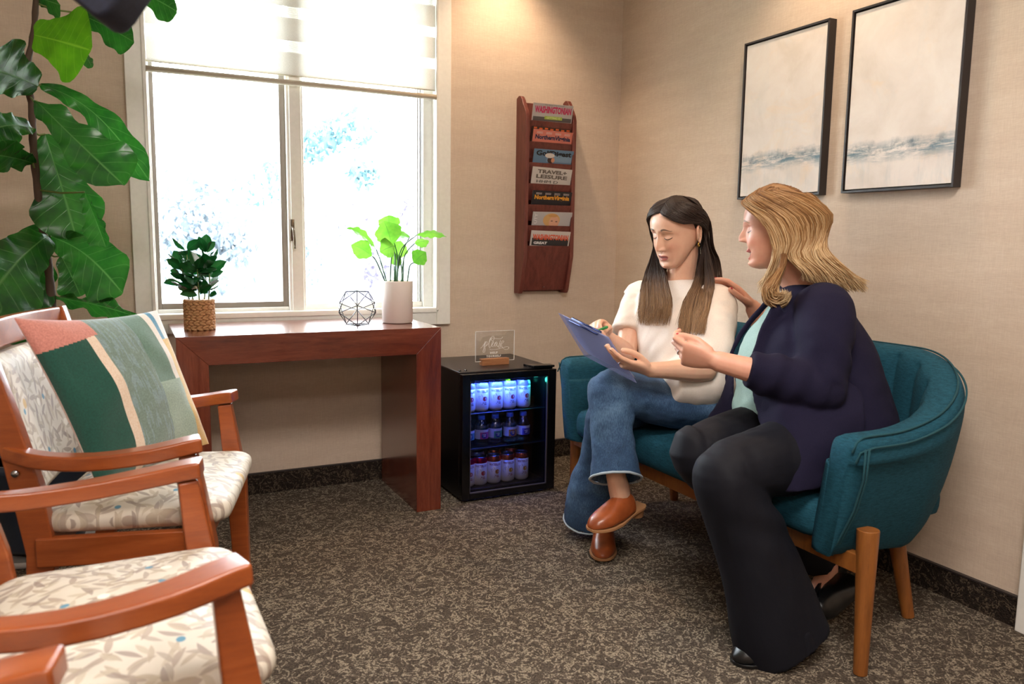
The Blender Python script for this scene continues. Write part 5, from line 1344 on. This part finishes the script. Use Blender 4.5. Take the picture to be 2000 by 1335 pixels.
def scalp(cap,Mh,dv=.006,front=.052):
    rs=[]
    for i in range(26):
        u=-.075+.193*i/25; w,f,b=interp(WID,min(u,.1155))+dv,interp(FRO,min(u,.1155))+dv*.6,interp(BAC,min(u,.1155))-dv; c=(f+b)/2; r=(f-b)/2; ring=[]
        lim=interp([(-.08,-.03),(-.02,-.02),(.02,.0),(.05,.025),(.075,.045),(.095,.045),(.12,.2)],u)   # hairline
        for k in range(40):
            a=2*PI*k/40; x=w*math.sin(a); y=c+r*math.cos(a)
            if y>lim: y=lim-.004; x*= .97
            ring.append(Mh@Vector((x,y,u+(dv if i>23 else 0))))
        rs.append(ring)
    cap.rings(rs,True)
scalp(cap,M1,.004); cm=remesh(cap,.004,3)
bun=MB()
limb(bun,[(Lw(.076,-.03,.02),.02,.035),(Lw(.078,-.045,-.05),.020,.034),(P(1372,560,x=1.76),.022,.026),(P(1352,600,x=1.70),.020,.024),(P(1346,630,x=1.665),.012,.018)],16,14)
limb(bun,[(Lw(-.070,-.01,.02),.018,.035),(Lw(-.072,-.01,-.05),.018,.034),(P(1278,548,x=1.73),.018,.024),(P(1278,590,x=1.675),.016,.020),(P(1278,615,x=1.655),.010,.014)],16,14)
bm_=remesh(bun,.005,4)
hair('hair',paths,hc1,w1,.0013,24,4,.0016,[(cm,lambda p:hc1(0,.3,p))],'long straight hair, dark at the roots and light brown at the ends')
# clipboard, held
cb=empty('clipboard',(cA+cC_)/2,'translucent blue-violet clipboard with paper, held up by the person in jeans','clipboard')
n=NT('clip_acrylic'); n.set(Base_Color=lin('8c96c8'),Roughness=.15,Alpha=.45); MAT['clip_acrylic']=n.m
plain('paper_white','b9bcd8',.7); plain('clip_metal','2c3a6a',.3,Metallic=.6); plain('pen_green','3c8a4a',.3)
def quad(o,a,b,c,d,th,nrm): 
    m=MB(); vs=[a,b,c,d]; return m.add([v for v in vs]+[v+nrm*th for v in vs],[(0,3,2,1),(4,5,6,7),(0,1,5,4),(1,2,6,5),(2,3,7,6),(3,0,4,7)])
quad(None,cA,cB_,cC_,cD,.0025,bn).build('board','clip_acrylic',cb,bevel=.001)
q=.06
gi=lambda s,t:(cA*(1-s)+cB_*s)*(1-t)+(cD*(1-s)+cC_*s)*t
m=MB(); rs=[]
for i in range(17):
    t=.03+.93*i/16; lift=.006+.010*max(0,(t-.55)/.45)**2
    rs.append([gi(s,t)+bn*(lift*(1 if k else 1)) for k,s in enumerate((.05,.28,.5,.72,.95))])
m.rings(rs,False,closed=False); po=m.build('paper','paper_white',cb,smooth=True); sd=po.modifiers.new('s','SOLIDIFY'); sd.thickness=.0012
m=MB(); a,b=gi(.22,.045)+bn*.010,gi(.78,.045)+bn*.010; m.tube([a,b],.0055,10); m.tube([gi(.22,.045)-bn*.003,gi(.78,.045)-bn*.003],.003,8); m.build('clip','clip_metal',cb,smooth=True)
pen=MB(); pa,pb=P(1150,652,y=2.12),P(1187,638,y=2.06); pen.tube([pa,pa*.9+pb*.1,pb*.96+pa*.04,pb],[.0015,.0045,.0048,.0035],10); d_=(pb-pa); pen.tube([pa*.1+pb*.9+bn*.007,pa*.45+pb*.55+bn*.007],.0013,6)
o=pen.build('pen','pen_green',smooth=True); tag(o,'green pen held over the clipboard','pen')

# ------------------------------------------------------------------ woman in the navy cardigan (seated nearer the camera)
F2=Vector((-.80,.60,0)); S2=Vector((-.60,-.80,0))     # S2 = her left
w2=empty('person',(1.78,1.58,.42),'person with wavy blonde hair in a navy cardigan, smiling and turned to the person beside','person')
SK2=lin('dea48c')
sL,sR=Vector((1.685,1.505,.865)),Vector((1.885,1.80,.865)); nk=Vector((1.775,1.665,.925))
h2=Vector((1.715,1.725,1.075)); h2=P(1516,445,y=1.715)
fd2=(Vector((-.76,.68,0))+Vector((0,0,-.10))).normalized()
M2=Matrix.Translation(h2)@frame(fd2,(-.12,.08,1)).to_4x4()
eL=P(1600,758,y=1.435); wL=P(1398,704,y=1.575); eR=Vector((1.955,1.955,.70)); wR=P(1470,598,x=1.905)
hpL,hpR=Vector((1.755,1.475,.51)),Vector((1.83,1.68,.51)); kL=P(1412,925,y=1.452); kR=P(1362,885,y=1.615)
aL=Vector((1.53,1.40,.10)); aR=P(1614,1085,y=1.53)
bd=MB()
limb(bd,[(nk-Vector((0,0,.06)),.070,.065),(nk,.058,.056),(M2@Vector((0,-.015,-.085)),.056,.056),(M2@Vector((0,-.02,-.03)),.05,.05)],12,18,up=tuple(S2))
stack(bd,[(1.80,1.59,.47,.17,.13),(1.80,1.60,.60,.16,.12),(1.79,1.63,.74,.16,.12),(1.785,1.65,.83,.17,.10),(1.78,1.66,.89,.12,.07),(1.775,1.665,.92,.07,.06)],S2,F2)
for a,b,c in ((sL,eL,wL),(sR,eR,wR)):
    limb(bd,[(a,.056),(a*.5+b*.5,.052),(b,.044)],12,14); limb(bd,[(b,.043),(b*.7+c*.3,.044,.042),(b*.3+c*.7,.032,.031),(c,.027,.024)],14,14)
for a,b,c in ((hpL,kL,aL),(hpR,kR,aR)):
    limb(bd,[(a,.09),(a*.5+b*.5,.08),(b,.06)],12,14); limb(bd,[(b,.06),(b*.7+c*.3,.058),(b*.3+c*.7,.040),(c,.032)],14,14)
nails2=[]
hdd=P(1325,688,y=1.645)-wL
camd=(Vector((0,0,CAM_H))-wL).normalized()
hand(bd,wL,hdd,-camd*.8+Vector((-.1,.0,.50)),(0,0,1),[(30,52,30),(42,60,34),(52,60,36),(54,54,30)],[(.85,.42,.25),(.97,.02,.22),(.93,-.22,.25)],.03,.98,nails2)
ring_on(w2,list(RINGP),'silver ring'); hdr=P(1412,536,x=1.83)-wR
hand(bd,wR,hdr,Vector((-.70,.35,-.45)),(0,-1,-.3),[(12,22,14),(16,24,14),(20,26,16),(26,28,16)],[(.6,.7,.3),(.8,.5,.2),(.9,.3,.2)],.05,.98,nails2)
foot(bd,aL,Vector((1.545,1.385,.05)),Vector((1.40,1.41,.02))); foot(bd,aR,P(1618,1120,y=1.53),P(1592,1185,y=1.44))
bme2=remesh(bd,.0034,3)
CF2=dict(skin=SK2,lip=lin('b0484e'),brow=lin('8a6248'),lash=lin('3a2a26'),lid=lin('c0a49c'),blush=lin('d07a62'),scale=.965,wide=1.06,nose=1.05,mouth_w=.0205,cheek=1.5,open=.009,smile=1.0,nose_u=.011)
hm2,hc2=head_mesh(M2,CF2)
bodymesh2('body',[(bme2,SK2),(hm2,hc2)],'skin',w2); nail_mesh(w2,nails2,'nail_red','fingernail')
rg=MB(); rp=wL+hdd.normalized()*.088
# blouse
bl=MB()
stack(bl,[(1.70,1.655,.495,.13,.10),(1.69,1.66,.56,.15,.125),(1.70,1.66,.63,.145,.125),(1.705,1.675,.70,.14,.120),(1.72,1.685,.77,.145,.105),(1.745,1.68,.84,.13,.075),(1.76,1.675,.895,.085,.060),(1.77,1.67,.915,.06,.05)],S2,F2,40,2.2,30)
bmh=remesh(bl,.0045,6); folds(bmh,lambda p:.006*noise.noise(Vector((p.x*14,p.y*14,p.z*8)))+.003*noise.noise(Vector((p.x*40,p.y*40,p.z*30)))); finish(bmh,'blouse','blouse_mint',w2,smooth=True)
# trousers
tr2=MB(); tr2.ball((1.80,1.58,.505),(.16,.18,.105))
limb(tr2,[(hpL+Vector((.02,.0,0)),.110,.112),(hpL*.6+kL*.4,.104,.102),(hpL*.25+kL*.75,.092,.088),(kL+Vector((.015,0,0)),.080,.078)],16,24)
limb(tr2,[(hpR+Vector((.02,0,0)),.105),(hpR*.5+kR*.5,.095),(kR+Vector((.01,0,0)),.076)],16,24)
hmL=P(1525,1235,y=1.40); hmL.z=.028
q1=hollow(tr2,[(kL+Vector((.01,0,.035)),.05),(kL+Vector((.005,0,-.005)),.080,.078),(kL*.72+hmL*.28+Vector((.012,0,0)),.094,.086),(kL*.40+hmL*.60+Vector((.01,0,0)),.108,.095),(kL*.12+hmL*.88,.124,.105),(hmL,.132,.110)],inner=.75,n=26,wall=.009)
hmR=P(1606,1088,y=1.53)
q2=hollow(tr2,[(kR+Vector((.01,0,.03)),.05),(kR,.076),(kR*.6+hmR*.4,.082),(kR*.25+hmR*.75,.075,.07),(hmR,.066,.060)],inner=.75,wall=.009)
tm2=remesh(tr2,.005,6)
def trf(p):
    a=.006*noise.noise(Vector((p.x*13,p.y*13,p.z*3)))+.0018*noise.noise(Vector((p.x*30,p.y*30,p.z*9)))
    cr=kL+Vector((.10,-.03,-.10)); a+=.007*math.sin(((p-kL).dot(Vector((.35,0,.94))))*75)*math.exp(-((p-cr).length/.085)**2)
    if p.z<.38: a+=.006*math.sin((p.x*30+p.y*18))*min(1,(.38-p.z)/.2)
    return a
folds(tm2,trf); finish(tm2,'trousers','trouser_navy',w2,smooth=True)
# cardigan
cd=MB()
stack(cd,[(1.835,1.560,.440,.235,.155),(1.835,1.565,.50,.235,.160),(1.83,1.575,.58,.220,.150),(1.825,1.60,.68,.205,.140),(1.82,1.63,.76,.205,.135),(1.80,1.65,.83,.205,.115),(1.785,1.66,.88,.170,.090),(1.78,1.665,.915,.095,.070),(1.78,1.668,.93,.066,.058)],S2,F2,44,2.3,34)
cfL=eL*.32+wL*.68
limb(cd,[(sL+Vector((.03,.05,0)),.072),(sL+Vector((0,0,-.01)),.082,.078),(sL*.5+eL*.5,.080,.074),(eL+Vector((.005,0,.0)),.070,.066)],16,24)
limb(cd,[(eL+Vector((.005,0,0)),.068),(eL*.7+wL*.3,.064),(eL*.45+wL*.55,.056),(cfL,.049,.046)],16,24,ends=False)
limb(cd,[(sR+Vector((0,-.04,0)),.070),(sR,.072),(sR*.5+eR*.5,.064),(eR,.056),(eR*.62+wR*.38,.050,.047)],18,20)
# left front panel falling over the thigh, right front panel beyond the lap
def sheet(m,grid,th,nfun):
    rows=len(grid); cols=len(grid[0]); vs=[p for r in grid for p in r]; nr=[nfun(p) for p in vs]; b=len(vs)
    fs=[]
    for i in range(rows-1):
        for j in range(cols-1): a=i*cols+j; fs.append((a,a+1,a+cols+1,a+cols)); fs.append((a+b,a+b+cols,a+b+cols+1,a+b+1))
    for i in range(rows-1): 
        a=i*cols; fs.append((a,a+cols,a+b+cols,a+b)); a=i*cols+cols-1; fs.append((a,a+b,a+b+cols,a+cols))
    for j in range(cols-1): a=j; fs.append((a,a+b,a+b+1,a+1)); a=(rows-1)*cols+j; fs.append((a,a+1,a+b+1,a+b))
    m.add(vs+[p-n*th for p,n in zip(vs,nr)],fs)
def panel(rowpx,th=.012,nf=None,cols=14,rows=26):
    # rowpx: list of rows, each a list of (px,py,y) ; resampled both ways
    R=[[tuple(P(a,b,y=c)) for a,b,c in r] for r in rowpx]; R=[spline(r,cols) for r in R]
    G=[[None]*cols for _ in range(rows)]
    for j in range(cols):
        col=spline([r[j] for r in R],rows)
        for i in range(rows): G[i][j]=Vector(col[i])
    return G
G=panel([[(1512,588,1.665),(1540,598,1.60),(1590,615,1.53)],
         [(1496,640,1.63),(1535,665,1.53),(1600,700,1.45)],
         [(1478,690,1.62),(1530,740,1.50),(1610,770,1.42),(1680,760,1.40)],
         [(1470,770,1.57),(1530,800,1.45),(1610,820,1.385),(1690,805,1.36)],
         [(1490,850,1.50),(1550,870,1.395),(1620,875,1.350),(1690,860,1.345)],
         [(1508,910,1.43),(1560,925,1.365),(1620,922,1.345),(1672,900,1.345)],
         [(1520,960,1.40),(1565,962,1.352),(1625,950,1.345),(1662,926,1.350)]])
sheet(cd,G,.013,lambda p: (Vector((0,0,CAM_H))-p).normalized())
G=panel([[(1470,650,1.78),(1445,700,1.80),(1430,740,1.80)],
         [(1440,700,1.77),(1420,740,1.80),(1412,780,1.82)],
         [(1432,780,1.74),(1405,800,1.80),(1385,810,1.84)],
         [(1440,850,1.72),(1405,850,1.78),(1382,835,1.84)]])
sheet(cd,G,.012,lambda p: (Vector((0,0,CAM_H))-p).normalized())
# lapel band along the open front
limb(cd,[(P(1520,600,y=1.60),.020,.012),(P(1492,650,y=1.62),.016,.012),(P(1468,720,y=1.61),.014,.011)],14,12)
limb(cd,[(P(1500,588,y=1.74),.012,.010),(P(1455,640,y=1.80),.010,.010),(P(1428,690,y=1.81),.010,.009),(P(1420,740,y=1.81),.010,.009)],14,12)
cm2=remesh(cd,.0048,16)
def cdf(p):
    a=.004*noise.noise(Vector((p.x*9,p.y*9,p.z*11)))+.0018*noise.noise(Vector((p.x*26,p.y*26,p.z*30)))
    d=(p-eL).length; ax=(p-eL).dot((wL-eL).normalized()); a+=.0055*math.sin(ax*95+p.z*20)*math.exp(-((p-(eL*.6+wL*.4)).length/.10)**2)
    a+=.006*math.sin((p.x+p.z*.9)*60)*math.exp(-((p-Vector((1.66,1.44,.74))).length/.07)**2)
    return a
folds(cm2,cdf); finish(cm2,'cardigan','cardigan_navy',w2,smooth=True)
# black shoes
mule(shoeM((1.575,1.372,.012),(1.385,1.395,.003)),'black_shoe','black shoe flat on the carpet under the wide trouser hem','leather_black','leather_black',.02)
mule(shoeM(P(1630,1112,y=1.545),P(1582,1212,y=1.405),(.80,-.45,.3)),'black_shoe','black shoe of the tucked-back foot, behind the trouser hem','leather_black','leather_black',.045)
# hair
H0,H1,H2=lin('77502f'),lin('a87e50'),lin('dcc096')
def hc2f(t,k,p):
    c=lerp(H0,H1,sm(t*1.6+k*.5-.15)); c=lerp(c,H2,sm((t-.35)*1.1+(k-.5)*.9)); return lerp(c,(c[0]*.5,c[1]*.42,c[2]*.36,1),.55*(1-k)**2)
paths=[]; random.seed(8)
L2=lambda x,y,z: M2@Vector((x,y,z))
for i in range(3300):  # her left side, facing the camera
    f=random.random(); lay=random.random(); y0=.070-.150*f; o=.016+.018*lay
    root=M2@Vector((-.012,y0,scalp_u(y0)+.010))
    hp=.012*f; ff=min(1,f*2.2); s1=hsurf(M2,24+70*f,.080+.026*ff,o*.8+.002+.010*ff+hp); s2=hsurf(M2,46+84*f,.062+.014*ff,o+.004+.006*ff+hp); s3=hsurf(M2,70+88*f,.022,o+.012+hp); s4=hsurf(M2,84+82*f,-.035,o+.016+hp); s5=L2(.086+.026*lay-.03*max(0,f-.6),.018-.150*f,-.080)
    wv=.005*math.sin(f*17+lay*2)
    if f<.25: t1=L2(.078+.02*lay,.030-.14*f+wv,-.120); t2=L2(.070+.02*lay,.045-.16*f+.02*random.random(),-.150-.03*random.random())
    else: t1=L2(.085+.028*lay-.04*max(0,f-.6),-.012-.17*f+wv,-.118-.02*f); t2=L2(.070+.03*lay-.05*max(0,f-.6),-.02-.215*f+.02*random.random(),-.135-.065*f*(.4+.6*random.random()))
    paths.append([root,s1,s2,s3,s4,s5,t1,t2])
for i in range(620):   # far side
    f=random.random(); lay=random.random(); y0=.070-.150*f; o=.010+.014*lay
    root=M2@Vector((-.014,y0,scalp_u(y0)+.004))
    paths.append([root,hsurf(M2,-30-70*f,.100,o+.002),hsurf(M2,-56-74*f,.066,o+.006),hsurf(M2,-72-74*f,.02,o+.008),hsurf(M2,-80-70*f,-.04,o+.012),L2(-.085,.0-.12*f,-.12)])
for i in range(520):
    f=random.uniform(-1,1); root=L2(.02*f-.01,-.072,scalp_u(-.072)+.006); o=.02+.01*random.random()
    paths.append([root,hsurf(M2,180-40*f,.080,o),hsurf(M2,180-52*f,.02,o+.006),hsurf(M2,180-56*f,-.05,o+.02),L2(.085*f,-.130,-.13),L2(.08*f,-.165-.02*random.random(),-.170-.03*random.random())])
# big front curl
curlc=P(1514,567,y=1.61)
rt2=RC@Vector((1,0,0)); up2=RC@Vector((0,1,0)); fw2=RC@Vector((0,0,-1))
for i in range(520):
    a0=random.random(); rr_=.012+.028*random.random()**.7; dp=random.uniform(-.028,.028)*(1-(rr_-.012)/.04)
    s_=.30+.75*random.random()**.7; jx,jy=random.gauss(0,2.5),random.gauss(0,2.5); K=[(1526+12*a0,496),(1522+10*a0,520)]
    for (ax_,ay_) in ((-14,-16),(-24,2),(-20,24),(-2,33),(16,26),(22,10))[:random.choice([4,5,6,6])]: K.append((1519+jx+ax_*s_,564+jy+ay_*s_))
    pts=[P(u_,v_,y=1.615+(0 if n_<2 else -.030*(1-s_)+dp*.5)) for n_,(u_,v_) in enumerate(K)]
    paths.append(pts)
cap=MB(); scalp(cap,M2,.006)
limb(cap,[(L2(.055,-.04,.0),.020,.040),(L2(.060,-.055,-.05),.020,.036),(L2(.060,-.070,-.085),.016,.030)],16,16,up=tuple(S2))
limb(cap,[(L2(-.01,-.075,.0),.05,.020),(L2(-.01,-.08,-.06),.05,.022),(L2(.0,-.09,-.12),.04,.016)],14,16,up=tuple(S2))
limb(cap,[(curlc+up2*.02,.010),(curlc-up2*.012,.014)],8,12)
cmm=remesh(cap,.0045,5)
hair('hair',paths,hc2f,w2,.00125,20,5,.0026,[(cmm,lambda p:lerp(H0,H1,.55) if (p-curlc).length>.07 else lerp(H1,H2,.5))],'wavy shoulder-length blonde hair')
